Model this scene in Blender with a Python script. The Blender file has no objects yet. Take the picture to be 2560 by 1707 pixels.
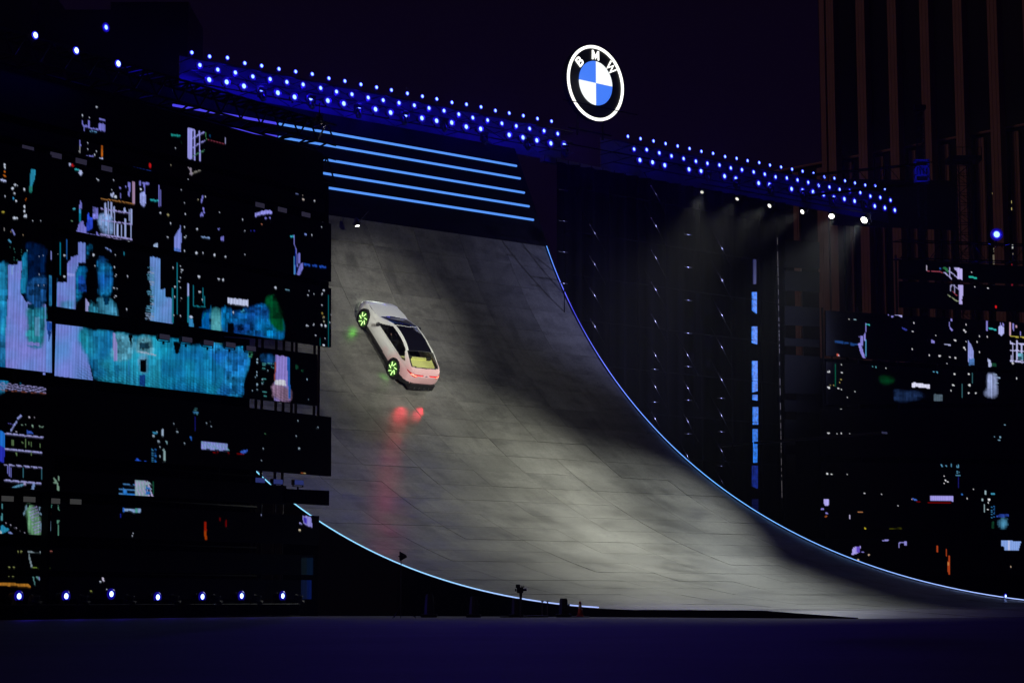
import bpy, bmesh, math, random
import numpy as np
from mathutils import Vector, Matrix
from mathutils.bvhtree import BVHTree

# ------------------------------------------------------------------ camera, world, light, exposure
scene = bpy.context.scene
COL = scene.collection
SC = 2.3                                  # metres per survey unit
FPX, PIT, PHI, ROLL = 5165.5, 0.124931, 0.706994, -0.001672
CAMZ = 0.43
AX, AY, RW, RZ0, RT = 1.5746, 24.16447, 10.0, -0.111365, 15.74407
RK = (0.748897, 0.344976, 0.038206)

cam_data = bpy.data.cameras.new('camera')
cam = bpy.data.objects.new('camera', cam_data)
COL.objects.link(cam)
cam_data.sensor_width = 36.0
cam_data.lens = FPX / 2560 * 36.0
cam_data.clip_end = 3000
cr, sr = math.cos(ROLL), math.sin(ROLL)
_r = Vector((1, 0, 0)); _u = Vector((0, -math.sin(PIT), math.cos(PIT))); _f = Vector((0, math.cos(PIT), math.sin(PIT)))
c_right = cr * _r + sr * _u
c_up = cr * _u - sr * _r
cam.matrix_world = Matrix(((c_right.x, c_up.x, -_f.x, 0), (c_right.y, c_up.y, -_f.y, 0),
                           (c_right.z, c_up.z, -_f.z, CAMZ), (0, 0, 0, 1)))
scene.camera = cam

world = bpy.data.worlds.new('World')
scene.world = world
world.use_nodes = True
wn = world.node_tree
bgn = [n for n in wn.nodes if n.type == 'BACKGROUND'][0]
bgn.inputs['Color'].default_value = (0.50, 0.18, 1.0, 1)
bgn.inputs['Strength'].default_value = 0.0044

sun_d = bpy.data.lights.new('city_glow_sun', 'SUN')
sun_d.energy = 0.12
sun_d.angle = math.radians(12)
sun_d.color = (1.0, 0.62, 0.52)
sun_o = bpy.data.objects.new('city_glow_sun', sun_d)
COL.objects.link(sun_o)
sun_o.rotation_euler = Vector((0.80, 0.44, -0.42)).to_track_quat('-Z', 'Y').to_euler()

vs = scene.view_settings
vs.view_transform = 'Standard'
vs.look = 'None'
vs.exposure = 0.0
vs.gamma = 1.0
scene.cycles.use_denoising = True
scene.cycles.max_bounces = 6
scene.cycles.volume_bounces = 0
scene.cycles.volume_max_steps = 64
scene.cycles.transparent_max_bounces = 12
scene.cycles.sample_clamp_indirect = 4.0

HAZE_DENSITY = 0.00030
random.seed(7)
rng = np.random.default_rng(11)

# ------------------------------------------------------------------ survey helpers
D = np.array([math.cos(PHI), math.sin(PHI), 0.0])        # along the facade, to the right and away
N = np.array([math.sin(PHI), -math.cos(PHI), 0.0])       # down the ramp, towards the run-up
UP = np.array([0.0, 0.0, 1.0])
CAM = np.array([0.0, 0.0, CAMZ])
A0 = np.array([AX * SC, AY * SC, CAMZ + RZ0 * SC])       # left end of the ramp's foot (platform level)
RAMP_W = RW * SC

def ray(px, py):
    u, v = px - 1280.0, py - 853.5
    u, v = u * cr + v * sr, -u * sr + v * cr
    u /= FPX; v /= FPX
    return np.array([u, math.cos(PIT) + v * math.sin(PIT), math.sin(PIT) - v * math.cos(PIT)])

def at(px, py, P0, n):
    """where the sight line through a photo pixel meets the plane through P0 with normal n"""
    r = ray(px, py)
    return CAM + r * (float((np.asarray(P0) - CAM) @ n) / float(r @ n))

def at_y(px, py, depth):
    r = ray(px, py)
    return CAM + r * (depth / r[1])

def to_px(P):
    P = np.asarray(P, float) - CAM
    c, s = math.cos(PIT), math.sin(PIT)
    X = P[..., 0]; Y = P[..., 1] * c + P[..., 2] * s; Z = -P[..., 1] * s + P[..., 2] * c
    u = FPX * X / Y; v = -FPX * Z / Y
    return np.stack([1280 + u * cr - v * sr, 853.5 + u * sr + v * cr], -1)

# ramp profile: distance along the surface -> (horizontal run up the ramp, height above the platform, slope)
_t = np.linspace(0, 1, 1200)
_th = RK[0] * _t + RK[1] * _t ** 2 + RK[2] * _t ** 3
_dt = RT * SC / 1199
PRO_S = _t * RT * SC
PRO_X = np.concatenate([[0], np.cumsum(np.cos((_th[1:] + _th[:-1]) / 2)) * _dt])
PRO_Z = np.concatenate([[0], np.cumsum(np.sin((_th[1:] + _th[:-1]) / 2)) * _dt])
FLAT = 1.70 * SC                                         # flat run-up
DOWN = 1.44 * SC                                         # short slope from the platform to the ground
PLAT = A0[2]                                             # platform height above the ground

def prof(l):
    """l: metres along the surface from the foot of the curve; negative = run-up side"""
    if l >= 0:
        if l > PRO_S[-1]:
            e = l - PRO_S[-1]; t = _th[-1]
            return PRO_X[-1] + e * math.cos(t), PRO_Z[-1] + e * math.sin(t), t
        return float(np.interp(l, PRO_S, PRO_X)), float(np.interp(l, PRO_S, PRO_Z)), float(np.interp(l, PRO_S, _th))
    if l >= -FLAT:
        return l, 0.0, 0.0
    q = (-l - FLAT) / DOWN
    return l, -PLAT * min(q, 1.0) + 0.004, math.atan2(PLAT, DOWN)

def ramp_pt(l, w, off=0.0):
    x, z, t = prof(l)
    return A0 + D * w - N * x + UP * z + off * (N * math.sin(t) + UP * math.cos(t))

def ramp_hit(px, py):
    """(l, w) of the ramp point seen at a photo pixel"""
    r = ray(px, py)
    for t in np.arange(40, 130, 0.05):
        P = CAM + r * t
        x = -float((P - A0) @ N); z = P[2] - A0[2]
        if z <= (np.interp(x, PRO_X, PRO_Z) if x > 0 else 0.0):
            return float(np.interp(x, PRO_X, PRO_S)) if x > 0 else x, float((P - A0) @ D)
    return 10.0, RAMP_W / 2

# ------------------------------------------------------------------ object helpers
def link(o, parent=None):
    COL.objects.link(o)
    if parent is not None:
        o.parent = parent
    return o

def tag(o, label=None, cat=None, group=None, kind=None):
    if label: o['label'] = label
    if cat: o['category'] = cat
    if group: o['group'] = group
    if kind: o['kind'] = kind
    return o

def thing(name, loc, label, cat, group=None, rot=None):
    o = bpy.data.objects.new(name, None)
    o.empty_display_size = 0.2
    o.location = Vector(loc)
    if rot is not None:
        o.rotation_euler = rot
    link(o)
    return tag(o, label, cat, group)

def frame(x, y, z):
    """rotation (Euler) of a frame whose local axes are the given world vectors"""
    m = Matrix((Vector(x).normalized(), Vector(y).normalized(), Vector(z).normalized())).transposed()
    return m.to_euler()

class MB:
    def __init__(self):
        self.v = []; self.f = []
    def add(self, vs, fs):
        b = len(self.v)
        self.v += [tuple(map(float, p)) for p in vs]
        self.f += [tuple(b + i for i in f) for f in fs]
        return self
    def box(self, c, h, ax=None):
        c = np.asarray(c, float)
        ax = np.eye(3) if ax is None else np.asarray(ax, float)
        vs = [c + ax[0] * h[0] * i + ax[1] * h[1] * j + ax[2] * h[2] * k for i in (-1, 1) for j in (-1, 1) for k in (-1, 1)]
        return self.add(vs, [(0, 1, 3, 2), (4, 6, 7, 5), (0, 4, 5, 1), (2, 3, 7, 6), (0, 2, 6, 4), (1, 5, 7, 3)])
    def hexa(self, vs):
        return self.add(vs, [(0, 1, 2, 3), (7, 6, 5, 4), (0, 4, 5, 1), (1, 5, 6, 2), (2, 6, 7, 3), (3, 7, 4, 0)])
    def tube(self, a, b, r, n=6, r2=None, cap=True):
        a = np.asarray(a, float); b = np.asarray(b, float); r2 = r if r2 is None else r2
        t = b - a; L = np.linalg.norm(t)
        if L < 1e-9: return self
        t /= L
        u = np.cross(t, [0, 0, 1.0] if abs(t[2]) < 0.9 else [1.0, 0, 0]); u /= np.linalg.norm(u); w = np.cross(t, u)
        vs = []
        for p, rr in ((a, r), (b, r2)):
            for k in range(n):
                q = 2 * math.pi * k / n
                vs.append(p + rr * (math.cos(q) * u + math.sin(q) * w))
        fs = [(k, (k + 1) % n, n + (k + 1) % n, n + k) for k in range(n)]
        if cap: fs += [tuple(range(n - 1, -1, -1)), tuple(range(n, 2 * n))]
        return self.add(vs, fs)
    def path(self, pts, r, n=6):
        """one continuous tube through pts"""
        pts = [np.asarray(p, float) for p in pts]
        vs = []; ref = None
        for i, p in enumerate(pts):
            t = pts[min(i + 1, len(pts) - 1)] - pts[max(i - 1, 0)]; t /= np.linalg.norm(t)
            if ref is None:
                ref = np.cross(t, [0, 0, 1.0] if abs(t[2]) < 0.9 else [1.0, 0, 0])
            u = ref - t * (ref @ t); u /= np.linalg.norm(u); ref = u; w = np.cross(t, u)
            for k in range(n):
                q = 2 * math.pi * k / n
                vs.append(p + r * (math.cos(q) * u + math.sin(q) * w))
        m = len(pts)
        fs = [(i * n + k, i * n + (k + 1) % n, (i + 1) * n + (k + 1) % n, (i + 1) * n + k) for i in range(m - 1) for k in range(n)]
        fs += [tuple(range(n - 1, -1, -1)), tuple(range((m - 1) * n, m * n))]
        return self.add(vs, fs)
    def lathe(self, prof_, n=16, ax=None, c=(0, 0, 0), cap=True):
        """prof_: list of (radius, height) turned about the third axis"""
        ax = np.eye(3) if ax is None else np.asarray(ax, float); c = np.asarray(c, float)
        vs = []
        for r, h in prof_:
            for k in range(n):
                q = 2 * math.pi * k / n
                vs.append(c + ax[0] * r * math.cos(q) + ax[1] * r * math.sin(q) + ax[2] * h)
        m = len(prof_)
        fs = [(i * n + k, i * n + (k + 1) % n, (i + 1) * n + (k + 1) % n, (i + 1) * n + k) for i in range(m - 1) for k in range(n)]
        if cap and prof_[0][0] > 1e-6: fs.append(tuple(range(n - 1, -1, -1)))
        if cap and prof_[-1][0] > 1e-6: fs.append(tuple(range((m - 1) * n, m * n)))
        return self.add(vs, fs)
    def mesh(self, name, mat=None, smooth=False):
        me = bpy.data.meshes.new(name)
        me.from_pydata(self.v, [], self.f)
        if mat is not None: me.materials.append(mat)
        if smooth: me.polygons.foreach_set('use_smooth', [True] * len(me.polygons))
        me.update()
        return me
    def build(self, name, mat, parent=None, smooth=False, loc=None, rot=None):
        o = bpy.data.objects.new(name, self.mesh(name, mat, smooth))
        if loc is not None: o.location = Vector(loc)
        if rot is not None: o.rotation_euler = rot
        return link(o, parent)

def in_world(o, parent):
    """parent o (whose mesh is in world coordinates) without moving it"""
    o.parent = parent
    o.matrix_parent_inverse = parent_matrix(parent).inverted()
    return o

def parent_matrix(p):
    m = Matrix.LocRotScale(p.location, p.rotation_euler, p.scale)
    if p.parent is not None:
        m = parent_matrix(p.parent) @ p.matrix_parent_inverse @ m
    return m

# ------------------------------------------------------------------ materials
def new_mat(name):
    m = bpy.data.materials.new(name)
    m.use_nodes = True
    nt = m.node_tree
    b = [n for n in nt.nodes if n.type == 'BSDF_PRINCIPLED'][0]
    return m, nt, b

def plain(name, col, rough=0.6, metal=0.0, spec=0.5, noise=0.0, scale=4.0, coat=0.0):
    m, nt, b = new_mat(name)
    b.inputs['Base Color'].default_value = (*col, 1)
    b.inputs['Roughness'].default_value = rough
    b.inputs['Metallic'].default_value = metal
    b.inputs['Specular IOR Level'].default_value = spec
    b.inputs['Coat Weight'].default_value = coat
    if noise:
        tc = nt.nodes.new('ShaderNodeTexCoord')
        nz = nt.nodes.new('ShaderNodeTexNoise'); nz.inputs['Scale'].default_value = scale; nz.inputs['Detail'].default_value = 5
        mp = nt.nodes.new('ShaderNodeMapRange')
        mp.inputs['To Min'].default_value = 1 - noise; mp.inputs['To Max'].default_value = 1 + noise
        mx = nt.nodes.new('ShaderNodeVectorMath'); mx.operation = 'SCALE'
        mx.inputs[0].default_value = col
        nt.links.new(tc.outputs['Object'], nz.inputs['Vector'])
        nt.links.new(nz.outputs['Fac'], mp.inputs['Value'])
        nt.links.new(mp.outputs['Result'], mx.inputs['Scale'])
        nt.links.new(mx.outputs[0], b.inputs['Base Color'])
    return m

def glow(name, col, strength, sample=True, base=(0.02, 0.02, 0.02)):
    m, nt, b = new_mat(name)
    b.inputs['Base Color'].default_value = (*base, 1)
    b.inputs['Roughness'].default_value = 0.3
    b.inputs['Emission Color'].default_value = (*col, 1)
    b.inputs['Emission Strength'].default_value = strength
    if not sample:
        m.cycles.emission_sampling = 'NONE'
    return m

BLACK = plain('black_cloth', (0.008, 0.008, 0.010), 0.9, spec=0.1)
BLACK_METAL = plain('black_metal', (0.015, 0.015, 0.018), 0.45, 0.6, noise=0.3)
STEEL = plain('galvanised_tube', (0.30, 0.31, 0.33), 0.28, 1.0, noise=0.25, scale=2)
DARK_STEEL = plain('dark_tube', (0.035, 0.035, 0.042), 0.35, 0.8, noise=0.3, scale=2)
PLASTIC = plain('black_plastic', (0.012, 0.012, 0.014), 0.5)
GREY = plain('grey_lamp_front', (0.10, 0.10, 0.12), 0.4)
BLUE_LENS = glow('blue_lens', (0.10, 0.17, 1.0), 6.5, sample=False)
HALO_IN = glow('blue_painted_halo', (0.035, 0.03, 1.0), 0.9, sample=False)  # lens bloom put into glowing rings
HALO_OUT = glow('dim_painted_halo', (0.02, 0.008, 1.0), 0.22, sample=False)
FOOT_LENS = glow('white_blue_lens', (0.30, 0.45, 1.0), 6.0, sample=False)
WHITE_LENS = glow('white_lens', (1.0, 0.98, 0.86), 8.0, sample=False)
STRIP = glow('blue_strip', (0.10, 0.32, 1.0), 1.0)
STRIP_DIM = glow('violet_strip', (0.075, 0.06, 0.85), 1.0)

def ramp_material():
    m, nt, b = new_mat('ramp_board')
    N_, L = nt.nodes, nt.links
    geo = N_.new('ShaderNodeNewGeometry')
    def dot(v):
        q = N_.new('ShaderNodeVectorMath'); q.operation = 'DOT_PRODUCT'
        L.new(geo.outputs['Position'], q.inputs[0]); q.inputs[1].default_value = v
        return q.outputs['Value']
    cw, cs, cz = dot(tuple(D)), dot(tuple(N)), dot((0, 0, 1))
    sz = N_.new('ShaderNodeMath'); sz.operation = 'SUBTRACT'; L.new(cz, sz.inputs[0]); L.new(cs, sz.inputs[1])
    def coords(kw, ks):
        cb = N_.new('ShaderNodeCombineXYZ')
        a = N_.new('ShaderNodeMath'); a.operation = 'MULTIPLY'; a.inputs[1].default_value = kw; L.new(cw, a.inputs[0])
        c = N_.new('ShaderNodeMath'); c.operation = 'MULTIPLY'; c.inputs[1].default_value = ks; L.new(sz.outputs[0], c.inputs[0])
        L.new(a.outputs[0], cb.inputs[0]); L.new(c.outputs[0], cb.inputs[1])
        return cb.outputs[0]
    def noise(kw, ks, lo, hi, tmin, tmax, detail=6, rough=0.6):
        n = N_.new('ShaderNodeTexNoise'); n.inputs['Scale'].default_value = 1.0
        n.inputs['Detail'].default_value = detail; n.inputs['Roughness'].default_value = rough
        L.new(coords(kw, ks), n.inputs['Vector'])
        r = N_.new('ShaderNodeMapRange'); r.inputs['From Min'].default_value = lo; r.inputs['From Max'].default_value = hi
        r.inputs['To Min'].default_value = tmin; r.inputs['To Max'].default_value = tmax
        L.new(n.outputs['Fac'], r.inputs['Value'])
        return r.outputs['Result']
    def mul(a, c):
        q = N_.new('ShaderNodeMath'); q.operation = 'MULTIPLY'; L.new(a, q.inputs[0]); L.new(c, q.inputs[1]); return q.outputs[0]
    f = noise(0.22, 0.16, 0.30, 0.70, 0.86, 1.10)                  # broad patches
    f = mul(f, noise(2.0, 0.16, 0.32, 0.62, 0.86, 1.05))          # streaks down the slope
    f = mul(f, noise(0.28, 1.5, 0.32, 0.60, 0.88, 1.04))          # smears across
    f = mul(f, noise(9.0, 9.0, 0.2, 0.8, 0.92, 1.08, 3))          # grain
    f = mul(f, noise(0.8, 0.22, 0.57, 0.68, 1.0, 0.62, 5))        # dark scuffs
    oi = N_.new('ShaderNodeObjectInfo')
    wq = N_.new('ShaderNodeMath'); wq.operation = 'MULTIPLY'; wq.inputs[1].default_value = 90.0; L.new(oi.outputs['Random'], wq.inputs[0])
    def board_noise(kw, ks, lo, hi, tmin, tmax, detail=5):
        n = N_.new('ShaderNodeTexNoise'); n.noise_dimensions = '4D'; n.inputs['Scale'].default_value = 1.0
        n.inputs['Detail'].default_value = detail; n.inputs['Roughness'].default_value = 0.72
        L.new(coords(kw, ks), n.inputs['Vector']); L.new(wq.outputs[0], n.inputs['W'])
        r = N_.new('ShaderNodeMapRange'); r.inputs['From Min'].default_value = lo; r.inputs['From Max'].default_value = hi
        r.inputs['To Min'].default_value = tmin; r.inputs['To Max'].default_value = tmax
        L.new(n.outputs['Fac'], r.inputs['Value'])
        return r.outputs['Result']
    f = mul(f, board_noise(0.8, 1.1, 0.48, 0.68, 1.08, 0.50, 7))    # wear that ends at the edge of a board
    f = mul(f, board_noise(2.4, 0.5, 0.35, 0.60, 0.88, 1.05))
    f = mul(f, noise(9.0, 7.0, 0.44, 0.70, 1.10, 0.55, 5, 0.95))   # dark specks
    r = N_.new('ShaderNodeMapRange'); r.inputs['To Min'].default_value = 0.78; r.inputs['To Max'].default_value = 1.14
    L.new(oi.outputs['Random'], r.inputs['Value'])
    f = mul(f, r.outputs['Result'])
    mx = N_.new('ShaderNodeVectorMath'); mx.operation = 'SCALE'; mx.inputs[0].default_value = (0.200, 0.197, 0.172)
    L.new(f, mx.inputs['Scale'])
    L.new(mx.outputs[0], b.inputs['Base Color'])
    rr = noise(0.5, 0.5, 0.3, 0.7, 0.30, 0.48)
    L.new(rr, b.inputs['Roughness'])
    b.inputs['Specular IOR Level'].default_value = 0.5
    return m

def ground_material():
    m, nt, b = new_mat('dark_ground')
    N_, L = nt.nodes, nt.links
    tc = N_.new('ShaderNodeTexCoord')
    n1 = N_.new('ShaderNodeTexNoise'); n1.inputs['Scale'].default_value = 0.35; n1.inputs['Detail'].default_value = 6
    n2 = N_.new('ShaderNodeTexNoise'); n2.inputs['Scale'].default_value = 14; n2.inputs['Detail'].default_value = 4
    L.new(tc.outputs['Object'], n1.inputs['Vector']); L.new(tc.outputs['Object'], n2.inputs['Vector'])
    a = N_.new('ShaderNodeMath'); a.operation = 'MULTIPLY'; L.new(n1.outputs['Fac'], a.inputs[0]); L.new(n2.outputs['Fac'], a.inputs[1])
    r = N_.new('ShaderNodeMapRange'); r.inputs['From Min'].default_value = 0.12; r.inputs['From Max'].default_value = 0.38
    r.inputs['To Min'].default_value = 0.6; r.inputs['To Max'].default_value = 1.25
    L.new(a.outputs[0], r.inputs['Value'])
    mx = N_.new('ShaderNodeVectorMath'); mx.operation = 'SCALE'; mx.inputs[0].default_value = (0.050, 0.040, 0.060)
    L.new(r.outputs['Result'], mx.inputs['Scale']); L.new(mx.outputs[0], b.inputs['Base Color'])
    b.inputs['Roughness'].default_value = 0.7
    b.inputs['Specular IOR Level'].default_value = 0.25
    bp = N_.new('ShaderNodeBump'); bp.inputs['Strength'].default_value = 0.25; bp.inputs['Distance'].default_value = 0.01
    L.new(n2.outputs['Fac'], bp.inputs['Height']); L.new(bp.outputs[0], b.inputs['Normal'])
    return m

def attr_screen(name, k=1.0):
    m, nt, b = new_mat(name)
    a = nt.nodes.new('ShaderNodeAttribute'); a.attribute_name = 'picture'
    nt.links.new(a.outputs['Color'], b.inputs['Emission Color'])
    b.inputs['Emission Strength'].default_value = k
    b.inputs['Base Color'].default_value = (0.012, 0.011, 0.015, 1)
    b.inputs['Roughness'].default_value = 0.55
    m.cycles.emission_sampling = 'NONE'
    return m

RAMP_M = ramp_material()
GROUND_M = ground_material()
SCREEN_M = attr_screen('led_picture')

ORD = ('first second third fourth fifth sixth seventh eighth ninth tenth eleventh twelfth thirteenth fourteenth fifteenth '
       'sixteenth seventeenth eighteenth nineteenth twentieth twenty-first twenty-second twenty-third twenty-fourth twenty-fifth twenty-sixth').split()
# ------------------------------------------------------------------ the setting
g = MB()
g.add([(-900, -60, 0), (900, -60, 0), (900, 1500, 0), (-900, 1500, 0)], [(0, 1, 2, 3)])
go = g.build('ground', GROUND_M)
tag(go, 'dark ground lit blue in front of the ramp', kind='structure')

# ------------------------------------------------------------------ the ramp
ramp = thing('stunt_ramp', A0, 'huge grey quarter-pipe ramp with glowing blue edge lines under the car', 'ramp')
PM = parent_matrix(ramp).inverted()
GAP = 0.007
def ramp_panel(l0, l1, w0, w1, lift=0.0):
    ns = 3 if l1 > 0 else 1
    vs = []
    for off in (lift, -0.03):
        for i in range(ns + 1):
            l = l0 + GAP + (l1 - l0 - 2 * GAP) * i / ns
            for w in (w0 + GAP, w1 - GAP):
                vs.append(ramp_pt(l, w, off) - A0)
    k = 2 * (ns + 1)
    fs = [(2 * i, 2 * i + 1, 2 * i + 3, 2 * i + 2) for i in range(ns)]
    fs += [(2 * i, 2 * i + 2, k + 2 * i + 2, k + 2 * i) for i in range(ns)]
    fs += [(2 * i + 1, k + 2 * i + 1, k + 2 * i + 3, 2 * i + 3) for i in range(ns)]
    fs += [(0, k, k + 1, 1), (2 * ns, 2 * ns + 1, k + 2 * ns + 1, k + 2 * ns)]
    m = MB(); m.add(vs, fs)
    return m.mesh('ramp_panel', RAMP_M)
NCOL = 9
PW = RAMP_W / NCOL
rows = [(-FLAT - DOWN, -FLAT)] + [(-FLAT + FLAT / 2 * i, -FLAT + FLAT / 2 * (i + 1)) for i in range(2)]
NR = 28
rows += [(PRO_S[-1] / NR * i, PRO_S[-1] / NR * (i + 1)) for i in range(NR)]
for ri, (l0, l1) in enumerate(rows):
    cells = [(i * PW, (i + 1) * PW) for i in range(NCOL)]
    shared = {}
    for w0, w1 in cells:
        key = (round(w1 - w0, 3), rng.integers(0, 2))
        if key not in shared:
            shared[key] = (ramp_panel(l0, l1, w0, w1, (-0.006, 0.0)[key[1]]), w0)
        me, wr = shared[key]
        o = bpy.data.objects.new('ramp_panel', me)
        o.location = Vector(D * (w0 - wr))
        link(o, ramp)
# under-deck that shows in the joints
NL = 60
m = MB()
ls = list(np.linspace(-FLAT - DOWN, PRO_S[-1], NL))
vs = [ramp_pt(l, w, -0.022) - A0 for l in ls for w in (0.05, RAMP_W - 0.05)]
m.add(vs, [(2 * i, 2 * i + 1, 2 * i + 3, 2 * i + 2) for i in range(NL - 1)])
m.build('under_deck', plain('dark_plywood', (0.10, 0.10, 0.09), 0.8, noise=0.3), ramp)
# closed black sides
for w, sg in ((-0.06, -1), (RAMP_W + 0.06, 1)):
    m = MB(); vs = []
    for l in ls:
        p = ramp_pt(l, w, 0.02)
        for q in (p, np.array([p[0], p[1], 0.0])):
            vs.append(q - A0)
            vs.append(q - A0 - D * sg * 0.05)
    fs = []
    for i in range(NL - 1):
        a, b = 4 * i, 4 * i + 4
        fs += [(a, a + 2, b + 2, b), (a + 1, b + 1, b + 3, a + 3), (a, b, b + 1, a + 1)]
    m.add(vs, fs)
    m.build('side_skirt', BLACK, ramp)
# glowing edge lines
def grad_strip(name, stops):
    """emission that changes with height along the line, as on a dimmed LED tape"""
    m, nt, b = new_mat(name)
    geo = nt.nodes.new('ShaderNodeNewGeometry'); sp = nt.nodes.new('ShaderNodeSeparateXYZ')
    nt.links.new(geo.outputs['Position'], sp.inputs[0])
    mr = nt.nodes.new('ShaderNodeMapRange'); mr.inputs['From Min'].default_value = 0; mr.inputs['From Max'].default_value = 17
    nt.links.new(sp.outputs['Z'], mr.inputs['Value'])
    cr_ = nt.nodes.new('ShaderNodeValToRGB')
    nt.links.new(mr.outputs['Result'], cr_.inputs['Fac'])
    e = cr_.color_ramp.elements
    e[0].position, e[0].color = stops[0][0], (*stops[0][1], 1)
    e[1].position, e[1].color = stops[-1][0], (*stops[-1][1], 1)
    for p, c in stops[1:-1]:
        q = e.new(p); q.color = (*c, 1)
    nt.links.new(cr_.outputs['Color'], b.inputs['Emission Color'])
    b.inputs['Emission Strength'].default_value = 1.25
    b.inputs['Base Color'].default_value = (0.02, 0.02, 0.02, 1)
    return m
ER = grad_strip('edge_tape_far', [(0.0, (0.42, 0.52, 1.0)), (0.12, (0.20, 0.42, 1.0)), (0.30, (0.13, 0.42, 1.0)), (0.62, (0.14, 0.2, 1.0)), (0.78, (0.045, 0.045, 0.55)), (0.84, (0.12, 0.13, 1.0)), (1.0, (0.10, 0.40, 1.0))])
EL = grad_strip('edge_tape_near', [(0.0, (0.42, 0.45, 1.0)), (0.06, (0.30, 0.60, 1.0)), (0.3, (0.22, 0.72, 1.0)), (1.0, (0.22, 0.72, 1.0))])
pts = [ramp_pt(l, RAMP_W + 0.05, 0.05) - A0 for l in np.linspace(-FLAT + 0.3, PRO_S[-1], 70)]
MB().path(pts, 0.019, 6).build('edge_light', ER, ramp)
pts = [ramp_pt(l, -0.05, 0.05) - A0 for l in np.linspace(1.9, PRO_S[-1], 70)]
MB().path(pts, 0.019, 6).build('edge_light', EL, ramp)

# ------------------------------------------------------------------ wall of light lines above the ramp
T_END = _th[-1]
WN = N * math.sin(T_END) + UP * math.cos(T_END)
WP = ramp_pt(PRO_S[-1] + 2.0, 0)
WU = UP * math.sin(T_END) - N * math.cos(T_END)
wall_l1 = PRO_S[-1] + 5.6
c = (ramp_pt(PRO_S[-1] + 0.02, -0.3, -0.2) + ramp_pt(wall_l1, RAMP_W + 0.3, -0.2)) / 2
lw = thing('light_line_wall', c, 'tall black wall with five pale blue light lines above the top of the ramp', 'stage wall')
rot = frame(D, WU, WN)
MB().box((0, 0, 0), (RAMP_W / 2 + 0.3, (wall_l1 - PRO_S[-1]) / 2, 0.10)).build('wall_board', plain('wall_board', (0.006, 0.005, 0.007), 0.9, spec=0.1, noise=0.3), lw, rot=rot)
K = 2560 / 2352
def wl(px, py):
    p = at(px, py, WP, WN); q = p - ramp_pt(PRO_S[-1], 0)
    return float(q @ D), float(q @ WU)
strips = [((700, 294), (1188, 380)), ((650, 314), (1197, 410)), ((700, 357.5), (1206, 441.5)), ((700, 389.5), (1217, 473)), ((700, 421.5), (1227, 504))]
for i, (a, b) in enumerate(strips):
    wb_, hb = wl(b[0] * K, b[1] * K)
    wa_, ha = wl(a[0] * K, a[1] * K)
    hh = (ha + hb) / 2
    p0 = ramp_pt(PRO_S[-1], 0) + D * 0.0 + WU * hh + WN * 0.0 - c
    wm, _ = wl((640 if i < 2 else 738) * K, a[1] * K + (0 if i >= 2 else (283, 314)[i] * K - a[1] * K))
    w00 = max(0.0, wl(*((433, 260), (303, 273), (640, 380), (640, 420), (640, 450))[i])[0])
    spans = [(w00, wm - 0.05, STRIP_DIM), (wm + 0.05, wb_, STRIP)]
    for w0, w1, mt in spans:
        q = p0 + D * (w0 + w1) / 2 - WN * 0.05
        o = MB().box((0, 0, 0), ((w1 - w0) / 2, 0.037, 0.035)).build('light_line', mt, lw, loc=q, rot=rot)

# ------------------------------------------------------------------ light trusses with the blue lamps
FP = A0 - N * (14.15 * SC)                 # plane of the lamps
def fp(px, py, back=0.0): return at(px, py, FP - N * back, N)
def c1(l): return [(x / 2.7506, y / 2.7506) for x, y in l]
def c2(l): return [(800 + x / 2.7506, y / 2.7506) for x, y in l]
def c3(l): return [(1700 + x / 2.735, y / 2.735) for x, y in l]
left_rows = [
    c1([(1319,363),(1441,390),(1564,399),(1683,436),(1799,454),(1918,476),(2033,494),(2147,511)]) + c2([(61,540),(171,559),(281,582),(389,602),(491,621),(601,644),(704,664),(803,682),(907,706),(1007,719),(1107,737),(1206,762),(1301,779),(1398,797),(1495,817),(1592,835)]),
    c1([(1374,450),(1497,481),(1618,501),(1738,528),(1857,546),(1972,566),(2084,583)]) + c2([(4,607),(113,632),(219,650),(331,673),(434,691),(543,709),(648,726),(749,745),(852,763),(954,787),(1050,811),(1152,828),(1250,850),(1349,868),(1441,886),(1540,901),(1634,921)]),
    c1([(1438,550),(1558,566),(1677,594),(1795,615),(1910,640),(2025,669),(2136,677)]) + c2([(53,694),(163,714),(270,734),(381,753),(485,776),(592,790),(700,814),(801,832),(905,845),(1005,873),(1104,888),(1300,929),(1395,947),(1490,967),(1587,987),(1679,995)])]
right_rows = [
    c2([(2117,939),(2204,955),(2293,971)]) + [(1664, 359.5), (1694, 365.5)] + c3([(65,1017),(146,1036),(226,1050),(308,1072),(387,1084),(462,1100),(541,1113),(615,1130),(691,1143),(766,1158),(838,1172),(913,1187),(987,1211),(1055,1220),(1128,1237),(1196,1252),(1266,1266),(1335,1271),(1400,1291)]),
    c2([(2159,1027),(2246,1031)]) + [(1648.0, 382.8), (1678.5, 390.5)] + c3([(24,1086),(108,1104),(187,1118),(269,1130),(347,1150),(423,1162),(503,1177),(579,1192),(653,1211),(730,1218),(803,1232),(876,1248),(948,1269),(1021,1280),(1091,1296),(1161,1306),(1232,1318),(1301,1342),(1369,1351),(1439,1370)]),
    c2([(2199,1102),(2286,1117)]) + [(1661.5, 413.5)] + c3([(61,1159),(143,1170),(304,1206),(381,1223),(537,1253),(611,1264),(762,1293),(837,1304),(909,1313),(981,1331),(1051,1352),(1123,1362),(1193,1376),(1331,1410),(1400,1422),(1468,1438)])]

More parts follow.
